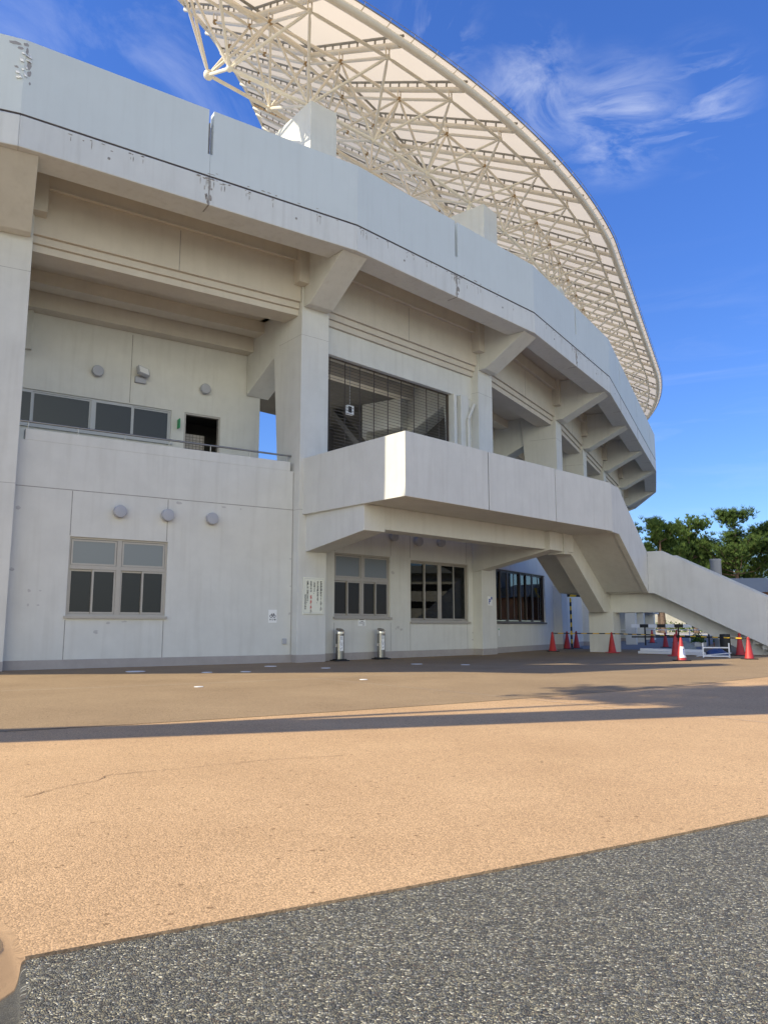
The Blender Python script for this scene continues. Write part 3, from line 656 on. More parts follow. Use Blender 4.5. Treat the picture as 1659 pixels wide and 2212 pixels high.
for f0, x0, lst in ((ff, 0.0, [(.02, 14.36, .07, .05), (.04, 14.2, .03, .09), (.10, 13.86, .055, .13), (.11, 13.66, .05, .09), (.14, 13.42, .025, .05)]), (fm1, flm, [(-.22, 14.34, .16, .055), (-.10, 14.24, .07, .05), (-.16, 13.75, .05, .03)])):
    for x, z, rx, rz in lst: blot(mb, f0, ragged(x0 + x, z, rx, rz, 13), -.001, m=1, th=.003)
for f0, x0, lst in ((ff, 0.0, [(.03, 14.08), (.05, 13.98), (.10, 13.98), (.03, 13.8), (.02, 13.6), (.09, 14.1)]), (fm1, flm, [(-.05, 14.12), (-.07, 13.95), (-.14, 13.62), (-.08, 13.52), (-.13, 13.50), (-.04, 13.72)])):
    for x, z in lst:
        n_f = 6; c_ = rng.uniform(.02, .045); w_ = rng.uniform(.02, .05); h_ = rng.uniform(.06, .13)
        vs = []
        for i in range(n_f):
            t_ = i / (n_f - 1)
            for sx in (-1, 1): vs.append(f0 @ Vector((x0 + x + sx * w_ * rng.uniform(.6, 1.1) + .03 * t_, -.004 - c_ * t_ * t_, z + h_ * (.5 - t_))))
        mb.add(vs, [(2 * i, 2 * i + 1, 2 * i + 3, 2 * i + 2) for i in range(n_f - 1)], 0)
o = mb.build('peeling_paint', [M['flake'], M['undercoat']], ST); o['kind'] = 'stuff'
mb = WB()
for k, lst in ((0, 44), (1, 44), (2, 30), (-1, 24)):
    f0, fl0 = fascia_frame(k)
    for i in range(lst):
        x = rng.uniform(.1, fl0 - .1) if rng.random() < .5 else fl0 * .5 + rng.gauss(0, .25)
        z = ZJ - .04 - abs(rng.gauss(0, .05)); 
        blot(mb, f0, ragged(x, z, rng.uniform(.015, .07), rng.uniform(.008, .022), 9), .003, m=0, th=.003)
        if i % 2: blot(mb, f0, ragged(x + .02, z - .12, rng.uniform(.006, .014), rng.uniform(.05, .16), 9), .003, m=0, th=.003)
    for i in range(9):
        x = fl0 * .62 + rng.gauss(0, .9); blot(mb, f0, ragged(x, ZJ + .07 + abs(rng.gauss(0, .03)), rng.uniform(.02, .08), rng.uniform(.008, .02), 9), -.001, m=0, th=.003)
    for i in range(9):
        blot(mb, f0, ragged(fl0 * .5 + rng.gauss(0, .06), rng.uniform(ZL + .02, ZL + .55), rng.uniform(.015, .05), rng.uniform(.03, .12), 8), .003, m=0, th=.003)
o = mb.build('dirt_stains', [M['stain']], ST); o['kind'] = 'stuff'

mb = WB()
for k in range(-1, 4):
    f0, fl0 = fascia_frame(k)
    for x in (.22, .78): 
        c_ = [(x * fl0 + .035 * math.cos(a), ZL + .40 + .035 * math.sin(a)) for a in [i * .6283 for i in range(10)]]; blot(mb, f0, c_, .004, m=0, th=.006)
mb.build('form_tie_caps', M['seal'], ST)
mb = WB()
for k, d_, lst in ((0, .25, [(.62, 3.9), (.58, 2.4), (8.0, 3.0), (8.02, 2.2), (8.0, 1.4), (1.0, 1.9), (1.25, 1.9), (1.0, 1.55), (1.22, 1.55), (2.9, 1.12), (3.3, 1.16), (2.6, .9), (6.4, 4.35), (5.9, 4.36), (4.6, 4.36)]), (1, .35, [(3.95, .95), (4.05, 1.0), (4.2, .93), (7.95, .55), (7.97, .8), (3.8, 2.8)])):
    for x, z in lst: blot(mb, bmat(k), ragged(x, z, rng.uniform(.03, .09), rng.uniform(.02, .07), 9), d_, m=0, th=.003)
o = mb.build('putty_patches', base('putty_patch', (.53, .515, .49), .9, var=.2, vscale=9), ST); o['kind'] = 'stuff'

# ------------------------------------------------------------------ access stair and landing
SR = thing('access_stair', 'pale concrete stair and landing rising to the shuttered entrance', 'staircase', (0, 0, 0))
n1 = Vector((.656, -.754)); A = Vector((-2.48, 22.56)); Bc = Vector((.54, 19.16)); K1p = Vector((7.91, 26.46)); 
u1 = (K1p - Bc).normalized(); u2 = Vector((.554, .832)); n2 = Vector((.832, -.554)); no1 = Vector((u1.y, -u1.x))
K2p = K1p + u2 * .9; E2 = K1p + u2 * 4.28
ZP, ZB = 6.0, 4.3; T_ = .2
def miter(p, na, nb, t):
    """inset a corner by t from the faces with outward normals na, nb"""
    d = (na + nb); return p - d * (t / (1 + na.dot(nb)))
nl = Vector((-.754, -.656))            # outward normal of the left face
mb = WB()
Bi = miter(Bc, nl, no1, T_); Ki = miter(K1p, no1, n2, T_)
Ai = A - nl * T_
mb.hexa([v3(p, ZB) for p in (A, Bc, Bi, Ai)], [v3(p, ZP) for p in (A, Bc, Bi, Ai)])
mb.build('landing_parapet', M['wall'], SR, bevel=.012)
def lerp2(a, b, t): return a + (b - a) * t
for t0, t1 in ((0, .33), (.3325, .662), (.6645, 1)):
    mb = WB(); a, b = lerp2(Bc, K1p, t0), lerp2(Bc, K1p, t1); ai, bi = lerp2(Bi, Ki, t0), lerp2(Bi, Ki, t1)
    mb.hexa([v3(p, ZB) for p in (a, b, bi, ai)], [v3(p, ZP) for p in (a, b, bi, ai)]); mb.build('landing_parapet', M['wall'], SR, bevel=.01)
mb = WB()
for t in (.33125, .66325):
    a = lerp2(Bc, K1p, t) - no1 * .03; b = a + u1 * .02; mb.hexa([v3(p, ZB + .002) for p in (a, b, b - no1 * .15, a - no1 * .15)], [v3(p, ZP - .004) for p in (a, b, b - no1 * .15, a - no1 * .15)])
mb.build('landing_joint', M['dark_seal'], SR)
# first flight: parapet descends along the second bay direction
def pz(s): return 5.97 if s <= .9 else 5.97 - (s - .9) * .600
def bz(s): return 4.27 if s <= .75 else 4.27 - (s - .75) * .56
S_E = 4.28
def at2(s, o): return K1p + u2 * s - n2 * o
mb = WB()
poly = [(0, bz(0)), (.75, bz(.75)), (4.15, 2.36), (S_E + 0.0, 2.30), (S_E, 3.93), (.9, pz(.9)), (0, pz(0))]
mb.hexa([v3(at2(s, 0), z) for s, z in poly], [v3(at2(s, T_), z) for s, z in poly])
mb.build('stair_parapet', M['wall'], SR, bevel=.012)
FW = 3.6
mb = WB()       # landing slab and first flight slab
lp = [Bi, Ki, Ki - n2 * 0 - no1 * 4.0, Ai - no1 * .0 + u1 * .0]
mb.hexa([v3(p, ZB + .02) for p in (Bi, Ki, at2(0, 3.4), P(2) + n1 * .3, P(1) + n1 * .25)], [v3(p, 5.0) for p in (Bi, Ki, at2(0, 3.4), P(2) + n1 * .3, P(1) + n1 * .25)])
poly = [(0, ZB + .02), (.75, ZB + .02), (4.2, 2.38), (6.3, 2.38), (6.3, 2.75), (4.28, 2.75), (.9, 5.0), (0, 5.0)]
mb.hexa([v3(at2(s, T_), z) for s, z in poly], [v3(at2(s, FW), z) for s, z in poly])
mb.build('stair_slab', M['wall'], SR)
mb = WB()       # steps of first flight
for i in range(12):
    s0 = .95 + i * .277; z1 = 5.15 - (i + .3) * .1875 + .02
    mb.hexa([v3(at2(a, o), z1 - .5) for a, o in ((s0, T_), (s0 + .277, T_), (s0 + .277, FW), (s0, FW))], [v3(at2(a, o), z1) for a, o in ((s0, T_), (s0 + .277, T_), (s0 + .277, FW), (s0, FW))])
mb.build('step', M['wall'], SR)
# beams beneath: haunched cantilever at the pillar, front beam, sloping stringer
mb = WB()
hl = [(0, 3.14), (3.13, 3.60), (3.13, 4.31), (0, 4.31)]
hA = A - nl * .12 - n1 * .3
f3 = lambda s, w_, z: v3(hA + n1 * s - nl * w_, z)
mb.hexa([f3(s, 0, z) for s, z in hl], [f3(s, .75, z) for s, z in hl])
mb.build('cantilever_beam', M['wall'], SR, bevel=.012)
mb = WB()
off = 1.72; q0 = Bc + nl * 0 - no1 * off - u1 * .12; q1 = K1p - no1 * off + u1 * .25
q0b, q1b = q0 - no1 * .6, q1 - no1 * .6
mb.hexa([v3(p, 3.68) for p in (q0 + u1 * .55, q1, q1b, q0b + u1 * .55)], [v3(p, 4.317) for p in (q0 + u1 * .55, q1, q1b, q0b + u1 * .55)])
mb.build('landing_beam', M['wall'], SR, bevel=.012)
mb = WB()
pc = P(2) + Vector((-.2, -.15)); d_ = nrm(2)
hl = [(-.2, 3.02), (2.9, 3.66), (2.9, 4.31), (-.2, 4.31)]; sd = Vector((-d_.y, d_.x))
mb.hexa([v3(pc + d_ * s - sd * .33, z) for s, z in hl], [v3(pc + d_ * s + sd * .33, z) for s, z in hl])
mb.build('cantilever_beam', M['wall'], SR, bevel=.012)
mb = WB()
st = [(-.1, 3.58), (.55, 3.62), (.75, 3.55), (4.1, 1.60), (6.1, 1.60), (6.1, 2.42), (4.3, 2.42), (.75, 4.36), (-.1, 4.36)]
mb.hexa([v3(at2(s, off), z) for s, z in st], [v3(at2(s, off + .62), z) for s, z in st])
mb.build('stringer_beam', M['wall'], SR, bevel=.012)
# column under the half landing and cross beam
c0 = at2(5.15, off + .32)
mb = WB(); cu = n2.copy(); cv = u2.copy()
mb.hexa([v3(c0 + cu * a + cv * b, 0) for a, b in ((-.5, -.55), (.5, -.55), (.5, .35), (-.5, .35))], [v3(c0 + cu * a + cv * b, 1.62) for a, b in ((-.5, -.55), (.5, -.55), (.5, .35), (-.5, .35))])
mb.build('stair_column', M['wall'], SR, bevel=.012)
# second flight: runs outward, perpendicular to the first
d2 = n2.copy(); m2 = u2.copy()
def at3(s, o): return E2 + d2 * s + m2 * o
mb = WB()
p2 = [(0, 2.30), (.20, 2.30), (4.62, .0), (7.6, .0), (7.6, .25), (.55, 3.93), (0, 3.93)]
p2 = [(0, 2.30), (.20, 2.30), (4.68, .0), (7.45, .0), (7.45, .36), (.57, 3.93), (0, 3.93)]
for o0, o1 in ((0, T_), (2.35, 2.55)):
    mb = WB(); mb.hexa([v3(at3(s, o0), z) for s, z in p2], [v3(at3(s, o1), z) for s, z in p2]); mb.build('stair_parapet', M['wall'], SR, bevel=.012)
mb = WB(); mb.hexa([v3(at2(S_E + a, b), 2.4) for a, b in ((2.35, 0), (2.55, 0), (2.55, FW), (2.35, FW))], [v3(at2(S_E + a, b), 3.93) for a, b in ((2.35, 0), (2.55, 0), (2.55, FW), (2.35, FW))])
mb.build('stair_parapet', M['wall'], SR, bevel=.012)
mb = WB()
sl2 = [(-1.9, 2.33), (.2, 2.33), (4.7, .02), (6.6, .02), (.5, 2.75), (-1.9, 2.75)]
mb.hexa([v3(at3(s, T_), z) for s, z in sl2], [v3(at3(s, 2.35), z) for s, z in sl2])
mb.build('stair_slab', M['wall'], SR)
mb = WB()
sb = [(-1.9, 1.58), (.35, 1.58), (3.4, .0), (4.9, .0), (.3, 2.335), (-1.9, 2.335)]
mb.hexa([v3(at3(s, .62), z) for s, z in sb], [v3(at3(s, 1.5), z) for s, z in sb])
mb.build('stringer_beam', M['wall'], SR, bevel=.012)
mb = WB()
for i in range(13):
    s0 = .55 + i * .3; z1 = 2.75 - i * .185; pts = ((s0, T_), (s0 + .3, T_), (s0 + .3, 2.35), (s0, 2.35))
    mb.hexa([v3(at3(*q), max(.01, z1 - .5)) for q in pts], [v3(at3(*q), z1 + .02) for q in pts])
mb.build('step', M['wall'], SR)

# ------------------------------------------------------------------ roof canopy
RC = thing('roof_canopy', 'curved cream membrane roof on a tubular space frame above the parapet', 'canopy', (0, 0, 0))
def es(k):
    tb = [(-.2, 1.5), (.2, 2.6), (.8, 4.2), (1.16, 4.9), (1.5, 6.0), (1.82, 6.7), (2.13, 7.5), (3, 8.8), (12, 8.8)]
    for (a, x), (b, y) in zip(tb, tb[1:]):
        if k <= b: return x + (y - x) * (k - a) / (b - a)
    return 8.8
def zs(k, e):
    s = es(k); return 19.45 + .54 * min(e, s) + .75 * max(0, e - s)
def q3(k, e, dz=0.0): return v3(pt(k, e - .25), zs(k, e) + dz)
def emax(k):
    n = nrm(k); p = pt(k, -.25)
    # plan line x = -8.2 bounds the roof
    t = (p.x + 8.2) / n.x if n.x > .02 else 99
    return max(.05, min(t, 23.0))
KA, KB = .03, 8.2
ksm = [KA + (KB - KA) * i / 108 for i in range(109)]
mb = WB()
rows = 9
for i, k in enumerate(ksm):
    em = emax(k); s = min(es(k), em)
    el = [-.27, 0, s * .5, s] + [s + (em - s) * j / 5 for j in range(1, 6)]
    mb.v += [tuple(q3(k, e)) for e in el]
for i in range(len(ksm) - 1):
    for j in range(rows - 1 + 0):
        mb.f.append((i * rows + j, (i + 1) * rows + j, (i + 1) * rows + j + 1, i * rows + j + 1)); mb.mi.append(0)
mb.build('membrane', M['membrane'], RC, smooth=True)
mb = WB(); mb.path([q3(k, 0, -.26) for k in ksm], .135, 12); mb.build('edge_tube', M['cream'], RC, smooth=True)
mb = WB(); mb.path([q3(k, emax(k), -.12) for k in ksm[:80]], .10, 8); mb.build('end_tube', M['cream'], RC, smooth=True)
mb = WB(); mb.path([q3(k, min(es(k), emax(k) - .05), -.40) for k in ksm], .10, 8); mb.path([q3(k, min(es(k), emax(k) - .05), -.05) for k in ksm], .05, 6, 1)
mb.build('valley_tube', [M['cream'], M['gasket']], RC, smooth=True)
# rain wire and its little posts along the outer edge
mb = WB()
mb.path([q3(k, -.35, .12) for k in ksm], .010, 5, 0); mb.path([q3(k, -.28, .01) for k in ksm], .022, 6, 0)
nk = 0
k = .1
while k < KB:
    mb.tube(q3(k, -.27, .0), q3(k, -.36, .14), .010, 5, 0); mb.tube(q3(k, 0, -.24), q3(k, -.27, -.02), .018, 5, 1); k += .11
mb.build('edge_wire', [M['gasket'], M['cream']], RC)
TK = []
m_ = 0
k = .5
while k < KB - .1: TK.append(k); k += 1 / 3
LK = [k + 1 / 6 for k in TK[:-1]]
TE = lambda k: [.65, 3.1, es(k) + .3, es(k) + 3.2, es(k) + 6.1, es(k) + 9.0]
LE = [3.0, 5.6]
Tn = {}; Ln = {}
for i, k in enumerate(TK):
    for j, e in enumerate(TE(k)):
        if e < emax(k) - .8: Tn[i, j] = q3(k, e, -.75)
for i, k in enumerate(LK):
    for j, e in enumerate(LE):
        if j == 1: e = min(6.0, 4.7 + (k - .667) * 2.4)
        if e < emax(k) - 1.0: Ln[i, j] = q3(k, e, -3.07 if j == 0 else -3.3)
rods = []
def rod(a, b, r): rods.append((a, b, r))
for (i, j), p in Tn.items():
    if (i + 1, j) in Tn: rod(p, Tn[i + 1, j], .055)
    if (i, j + 1) in Tn: rod(p, Tn[i, j + 1], .055)
for (i, j), p in Ln.items():
    if (i + 1, j) in Ln: rod(p, Ln[i + 1, j], .062)
    if (i, j + 1) in Ln: rod(p, Ln[i, j + 1], .058)
    for di in (0, 1):
        for dj in (0, 1):
            if (i + di, j + dj) in Tn: rod(p, Tn[i + di, j + dj], .048)
for k in range(1, 9):       # feet from the piers
    i = min(range(len(LK)), key=lambda a: abs(LK[a] - k))
    if (i, 0) in Ln:
        p = Ln[i, 0]; rod(v3(pt(k, 3.0), 17.3), p, .09)
camp = Vector((0, 0, EYE))
rods.sort(key=lambda r: ((r[0] + r[1]) / 2 - camp).length)
rest = WB()
for i, (a, b, r) in enumerate(rods):
    d = (b - a); t = min(.22, d.length * .1); dn = d.normalized()
    pts = [a + dn * .05, a + dn * (.05 + t), b - dn * (.05 + t), b - dn * .05]
    tgt = WB() if i < 100 else rest
    tgt.path(pts, [r * .5, r, r, r * .5], 8)
    if i < 100: tgt.build('strut', M['cream'], RC, smooth=True)
o = rest.build('struts', M['cream'], RC, smooth=True); o['kind'] = 'stuff'
balls = [(p, .095, j > 0) for (i, j), p in Tn.items()] + [(p, (.17 if i == 0 else .13) if j else .11, False) for (i, j), p in Ln.items()]
balls.sort(key=lambda r: (r[0] - camp).length)
rest = WB()
for i, (p, r, ru) in enumerate(balls):
    tgt = WB() if i < 100 else rest
    tgt.ball(p, r, 1 if ru else 0)
    if i < 100: tgt.build('node_ball', [M['cream'], M['rust']], RC, smooth=True)
o = rest.build('node_balls', [M['cream'], M['rust']], RC, smooth=True); o['kind'] = 'stuff'
# ribs under the membrane, each with its clamp profile and brackets; hangers to the nodes
for i, k in enumerate(TK):
    em = emax(k) - .1; s = min(es(k), em)
    mb = WB(); mb.tube(q3(k, .05, -.36), q3(k, s, -.36), .095, 10)
    if em > s + .5: mb.tube(q3(k, s, -.36), q3(k, em, -.36), .09, 10)
    for j in range(6):
        if (i, j) in Tn:
            e = TE(k)[j]; n = nrm(k); sd = Vector((-n.y, n.x, 0)) * .07
            a = Tn[i, j]; b = q3(k, e, -.4)
            for sg in (-1, 1): mb.tube(a + sd * sg, b + sd * sg, .026, 6)
    rb = mb.build('rib', M['cream'], RC, smooth=True)
    mb = WB(); mb.tube(q3(k, -.1, -.05), q3(k, s, -.05), .045, 6)
    if em > s + .5: mb.tube(q3(k, s, -.05), q3(k, em, -.05), .045, 6)
    e = .35
    while e < em:
        mb.tube(q3(k, e, -.25), q3(k, e, -.04), .035, 6); e += .46
    mb.build('clamp_strip', M['gasket'], rb)
mb = WB()                   # light intermediate purlins between the ribs
for a, b in zip(TK, TK[1:]):
    kk = (a + b) / 2
    for e in ():
        pass

# ------------------------------------------------------------------ fittings and signs on the building
def bayloc(k, u, d, z): return bmat(k) @ Vector((u, d, z))
def bayrot(k): u = frame(k)[1]; return math.atan2(u.y, u.x)
f = thing('floodlight', 'small square floodlight on the gallery wall above the strip window', 'floodlight', bayloc(0, 4.28, 3.5, 8.72), bayrot(0))
m = MB(); m.box(-.17, .17, -.10, -.002, -.16, .04); m.build('wall_box', M['vent'], f, bevel=.01)
m = MB(); fr_ = Matrix.Translation((.03, -.2, .18)) @ Matrix.Rotation(R_(-28), 4, 'X') @ Matrix.Rotation(R_(18), 4, 'Z')
m.box(-.19, .19, -.06, .06, -.15, .15, 0, fr_); m.tube((0, -.06, .0), (.03, -.18, .12), .025, 8); m.build('lamp_head', M['vent'], f, bevel=.015)
m = MB(); m.box(-.16, .16, -.066, -.061, -.12, .12, 0, fr_); m.build('lamp_glass', M['white'], f)
m = MB(); fr_ = Matrix()
t = thing('exit_sign', 'small green projecting sign beside the gallery doorway', 'sign', bayloc(0, 5.52, 3.48, 7.42), bayrot(0))
m.box(-.012, .012, -.24, -.0, -.15, .15); m.build('sign_board', M['green'], t)
m = MB(); m.box(.0125, .014, -.21, -.04, -.11, .11); m.build('sign_face', M['white'], t)
t = thing('hanging_sign', 'small white box sign hanging behind the roller shutter', 'sign', bayloc(1, 3.05, 1.7, 8.55), bayrot(1))
m = MB(); m.box(-.14, .14, -.06, .06, -.22, .1); m.build('sign_box', M['white'], t); m = MB(); m.box(-.12, .04, -.064, -.061, -.16, .06); m.build('sign_face', M['ink'], t)
m = MB(); m.tube((0, 0, .1), (0, 0, 1.64), .012, 6); m.build('hanger_rod', M['vent'], t)

LET = []
def text(body, size, mat_, parent, loc, ax='CENTER', spacing=1.0, line=1.0, bold=0.0):
    c = bpy.data.curves.new('lettering', 'FONT'); c.body = body; c.size = size; c.align_x = ax; c.align_y = 'CENTER'; c.space_line = line; c.offset = bold; c.extrude = .0008
    c.materials.append(mat_); o = bpy.data.objects.new('lettering', c); COL.objects.link(o); o.parent = parent; o.location = loc; o.rotation_euler = (R_(90), 0, 0); LET.append(o); return o
# warning board on the pillar: vertical Japanese lines read from right to left
fp = rmat(1); pr = math.atan2(fp[1][0], fp[0][0])
t = thing('notice_board', 'cream notice board with columns of black and red lettering on the pillar', 'sign', fp @ Vector((.10, -.004, 1.92)), pr)
m = MB(); m.box(-.37, .37, -.03, 0, -.535, .535); m.build('sign_board', M['cream_board'], t, bevel=.006)
m = MB()
for a, b, c, d in ((-.335, .335, .495, .503), (-.335, .335, -.503, -.495), (-.335, -.329, -.495, .495), (.329, .335, -.495, .495)): m.box(a, b, -.0325, -.0305, c, d)
m.build('sign_border', M['vent'], t)
cols = ['野球競技開催時はファ｜ルボ｜ルが', '当たる可能性があります。', 'ご注意下さい。', 'なお当方では', 'の責任は一切負いません。']
def column(s_, x, ztop, size, mt):
    for i, ch in enumerate(s_): pass
    return text('\n'.join(s_), size, mt, t, (x, -.032, ztop - size * len(s_) / 2), 'CENTER', line=.79, bold=.0012)
def colz(s_, x, z, pitch, mt):
    o = text('\n'.join(s_), pitch * 1.02, mt, t, (x, -.032, z), 'CENTER', line=.80, bold=.0012); o.data.align_y = 'TOP'; return o
for i, s_ in enumerate(cols): colz(s_, .255 - i * .118, .44, .066, M['ink'])
colz('破損・事故・盗難', .255 - 3 * .118, .02, .062, M['redink']); colz('など', .255 - 3 * .118, -.40, .062, M['ink'])
colz('小松運動公園施設管理事務所', -.29, .05, .042, M['ink'])
# bicycle parking paper
t = thing('paper_notice', 'white paper with a bicycle symbol taped to the wall near the pillar', 'notice', bayloc(0, 7.465, .247, 1.325), bayrot(0))
m = MB(); m.box(-.13, .13, -.004, 0, -.185, .185); m.build('sheet', M['paper'], t)
m = MB()
def ringp(m, cx, cz, r, w, n=18):
    for i in range(n):
        a, b = 2 * math.pi * i / n, 2 * math.pi * (i + 1) / n
        m.add([(cx + q * math.cos(x), -.0055, cz + q * math.sin(x)) for q, x in ((r - w, a), (r, a), (r, b), (r - w, b))], [(0, 1, 2, 3)])
ringp(m, -.05, .0, .046, .016); ringp(m, .05, .0, .046, .016)
def bar2(m, a, b, w=.012, y=-.0056):
    a, b = Vector(a), Vector(b); d = (b - a).normalized(); s = Vector((-d.y, d.x)) * w / 2
    m.add([(p.x, y, p.y) for p in (a - s, a + s, b + s, b - s)], [(0, 1, 2, 3)])
for a, b in (((-.05, 0), (-.03, .06)), ((-.03, .06), (.03, .055)), ((-.03, .055), (0, 0)), ((0, 0), (.035, .06)), ((.05, 0), (.03, .075)), ((.015, .08), (.045, .075)), ((-.045, .068), (-.015, .068))): bar2(m, a, b)
m.build('bicycle_symbol', M['ink'], t); text('駐 輪 場', .055, M['ink'], t, (0, -.0055, -.10), bold=.001)
# notice under the office window
t = thing('paper_notice', 'white paper notice with small print below the window behind the ash stands', 'notice', bayloc(1, 2.40, .347, 1.17), bayrot(1))
m = MB(); m.box(-.17, .17, -.004, 0, -.125, .125); m.build('sheet', M['paper'], t)
m = MB()
for z_, a, b in ((.075, -.1, .09), (.02, -.05, .06), (-.03, -.12, .12), (-.09, .02, .12)): m.box(a, b, -.0055, -.0045, z_ - .008, z_ + .008)
m.build('print_lines', M['ink'], t)
# parking sign on the second pillar
fp = rmat(2); t = thing('parking_sign', 'small white parking sign with blue P on the pillar', 'sign', fp @ Vector((.02, -.004, 1.96)), math.atan2(fp[1][0], fp[0][0]))
m = MB(); m.box(-.16, .16, -.012, 0, -.17, .17); m.build('sign_board', M['white'], t, bevel=.004)
text('P', .27, M['blue'], t, (-.03, -.014, -.03), bold=.006)
m = MB(); m.box(.06, .15, -.014, -.0125, .06, .16); m.build('wheelchair_symbol', M['blue'], t)
t = thing('paper_notice', 'narrow green and white sticker under the dark corner window', 'notice', bayloc(2, 1.62, .347, .82), bayrot(2))
m = MB(); m.box(-.06, .06, -.003, 0, -.16, .16); m.build('sheet', M['paper'], t); m = MB(); m.box(-.045, .045, -.0045, -.0035, .07, .13); m.build('print_lines', M['green'], t)
# clock in the office
t = thing('wall_clock', 'round white wall clock seen through the sliding office window', 'clock', bayloc(1, 5.78, .56, 2.66), bayrot(1))
m = MB(); m.lathe([(.0, -.005), (.2, -.005), (.2, .03), (.17, .045), (.165, .03), (.0, .03)], 32); o = m.build('clock_case', M['vent'], t, smooth=True); o.rotation_euler = (R_(90), 0, 0)
m = MB(); m.lathe([(.001, .031), (.162, .031), (.162, .034), (.001, .034)], 32); o = m.build('dial', M['white'], t); o.rotation_euler = (R_(90), 0, 0)
m = MB()
bar2(m, (0, 0), (.10, .045), .014, -.037); bar2(m, (0, 0), (-.02, -.12), .010, -.038)
for i in range(12):
    a = i * math.pi / 6; bar2(m, (.125 * math.cos(a), .125 * math.sin(a)), (.15 * math.cos(a), .15 * math.sin(a)), .012, -.036)
m.build('hands', M['ink'], t)
m = WB(); m.box(4.4, 7.9, 1.2, 1.25, .05, 4.3, 0, bmat(1)); m.build('office_partition', M['base_band'], ST)

# ------------------------------------------------------------------ standing ash bins
def ash(loc, rz, label):
    t = thing('ash_stand', label, 'ashtray stand', loc, rz, 'ash stands under the landing')
    m = MB(); m.box(-.24, .24, -.2, .2, 0, .035); m.box(-.17, .17, -.15, .15, .036, .06); m.build('base', M['black'], t, bevel=.012)
    m = MB(); n = 20
    def sec(z, sx=.125, sy=.10): return [(sx * math.copysign(abs(math.cos(2 * math.pi * i / n)) ** .7, math.cos(2 * math.pi * i / n)), sy * math.copysign(abs(math.sin(2 * math.pi * i / n)) ** .7, math.sin(2 * math.pi * i / n)), z) for i in range(n)]
    m.hexa(sec(.061), sec(.80)); m.build('body', M['steel'], t, smooth=True)
    m = MB(); a = sec(.801, .13, .106); b = [(x, y, .93 + (-.0 if y > 0 else 0) + y * .45) for x, y, z in sec(0, .13, .106)]; m.hexa(a, b); m.build('lid', M['chrome'], t, smooth=True, bevel=.012)
    m = MB(); m.box(-.06, .06, -.108, -.102, .30, .74); o = m.build('label_plate', M['white'], t)
    m = MB()
    for z_ in (.70, .67, .64): m.box(-.045, .045, -.1095, -.1082, z_, z_ + .008)
    bar2(m, (-.04, .58), (.0, .45), .008, -.1096); bar2(m, (.0, .45), (.03, .56), .008, -.1096); bar2(m, (-.02, .35), (.02, .40), .014, -.1096)
    m.build('pictogram', M['ink'], o)
    m = MB(); m.box(-.14, -.124, -.05, .05, .42, .50); m.build('latch', M['chrome'], t)
ash((-1.33, 23.55, .004), bayrot(1) - .25, 'silver ash stand closer to the notice board pillar')
ash((-.09, 24.75, .004), bayrot(1) - .2, 'silver ash stand below the wall corner, farther from the notice board')

# ------------------------------------------------------------------ traffic cones, bars and things under the stair
def cone(loc, h, label, base='black', sticker=False, ring=True, rz=0.0):
    t = thing('traffic_cone', label, 'traffic cone', loc, rz, 'red traffic cones round the stair')
    m = MB(); m.lathe([(.15 * h / .7, .03), (.135 * h / .7, .05), (.034, h - .02), (.024, h), (.001, h + .001)], 22); m.build('cone_body', M['cone'], t, smooth=True)
    m = MB(); r = .2 * h / .7; m.box(-r, r, -r, r, 0, .03); m.build('base', M['cone' if base == 'red' else 'black'], t, bevel=.012)
    if ring:
        m = MB(); m.lathe([(.046, h - .075), (.056, h - .07), (.056, h - .05), (.044, h - .045)], 16); m.build('collar', M['cone'], t, smooth=True)
    if sticker:
        m = MB(); n = 12
        a0, a1 = R_(-150), R_(-42)
        def pt_(a, z_): rr = .135 * h / .7 + (.034 - .135 * h / .7) * (z_ - .05) / (h - .07) + .004; return (rr * math.cos(a), rr * math.sin(a), z_)
        m.add([pt_(a0 + (a1 - a0) * i / n, z_) for z_ in (.10, .43) for i in range(n + 1)], [(i, i + 1, n + 2 + i, n + 1 + i) for i in range(n)])
        st = m.build('sticker', M['white'], t)
        m = MB()
        def dab(a_, b_, z0, z1): m.add([(1.02 * x, 1.02 * y, z) for x, y, z in [pt_(R_(a_), z0), pt_(R_(b_), z0), pt_(R_(b_), z1), pt_(R_(a_), z1)]], [(0, 1, 2, 3)])
        dab(-95, -80, .18, .36); dab(-80, -62, .33, .36); dab(-75, -60, .16, .2); dab(-62, -56, .2, .33); m.build('print_lines', M['blue'], st)
    return t
cs = [((6.95, 32.2, .004), .80, 'red cone at the left end of the striped bars', 'black'), ((8.35, 35.6, .004), .80, 'red cone at the foot of the caution striped posts', 'black'),
      ((9.02, 36.6, .008), .80, 'red cone just right of the caution striped posts', 'black'), ((8.93, 30.6, .004), .80, 'red cone with red base before the square stair column', 'red'),
      ((13.7, 38.0, .008), .72, 'red cone in the shade behind the white pipes', 'black'), ((10.2, 27.35, .004), .76, 'red cone behind the cone with a white sticker', 'red'),
      ((12.62, 27.7, .004), .80, 'dark red cone half under the stair edge', 'black'), ((11.55, 24.75, .004), .70, 'red cone at the right end of the bars before the stair foot', 'black'),
      ((12.35, 28.3, .004), .55, 'short red cone deepest under the stair', 'black'),
      ((16.5, 48.0, .008), .80, 'far red cone beyond the barrier, left one', 'black'), ((18.0, 48.0, .008), .80, 'far red cone beyond the barrier, right one', 'black')]
for p_, h, l, b_ in cs: cone(p_, h, l, b_)
cone((8.98, 23.62, .004), .70, 'front red cone with a white sticker', 'black', True, False, .2)
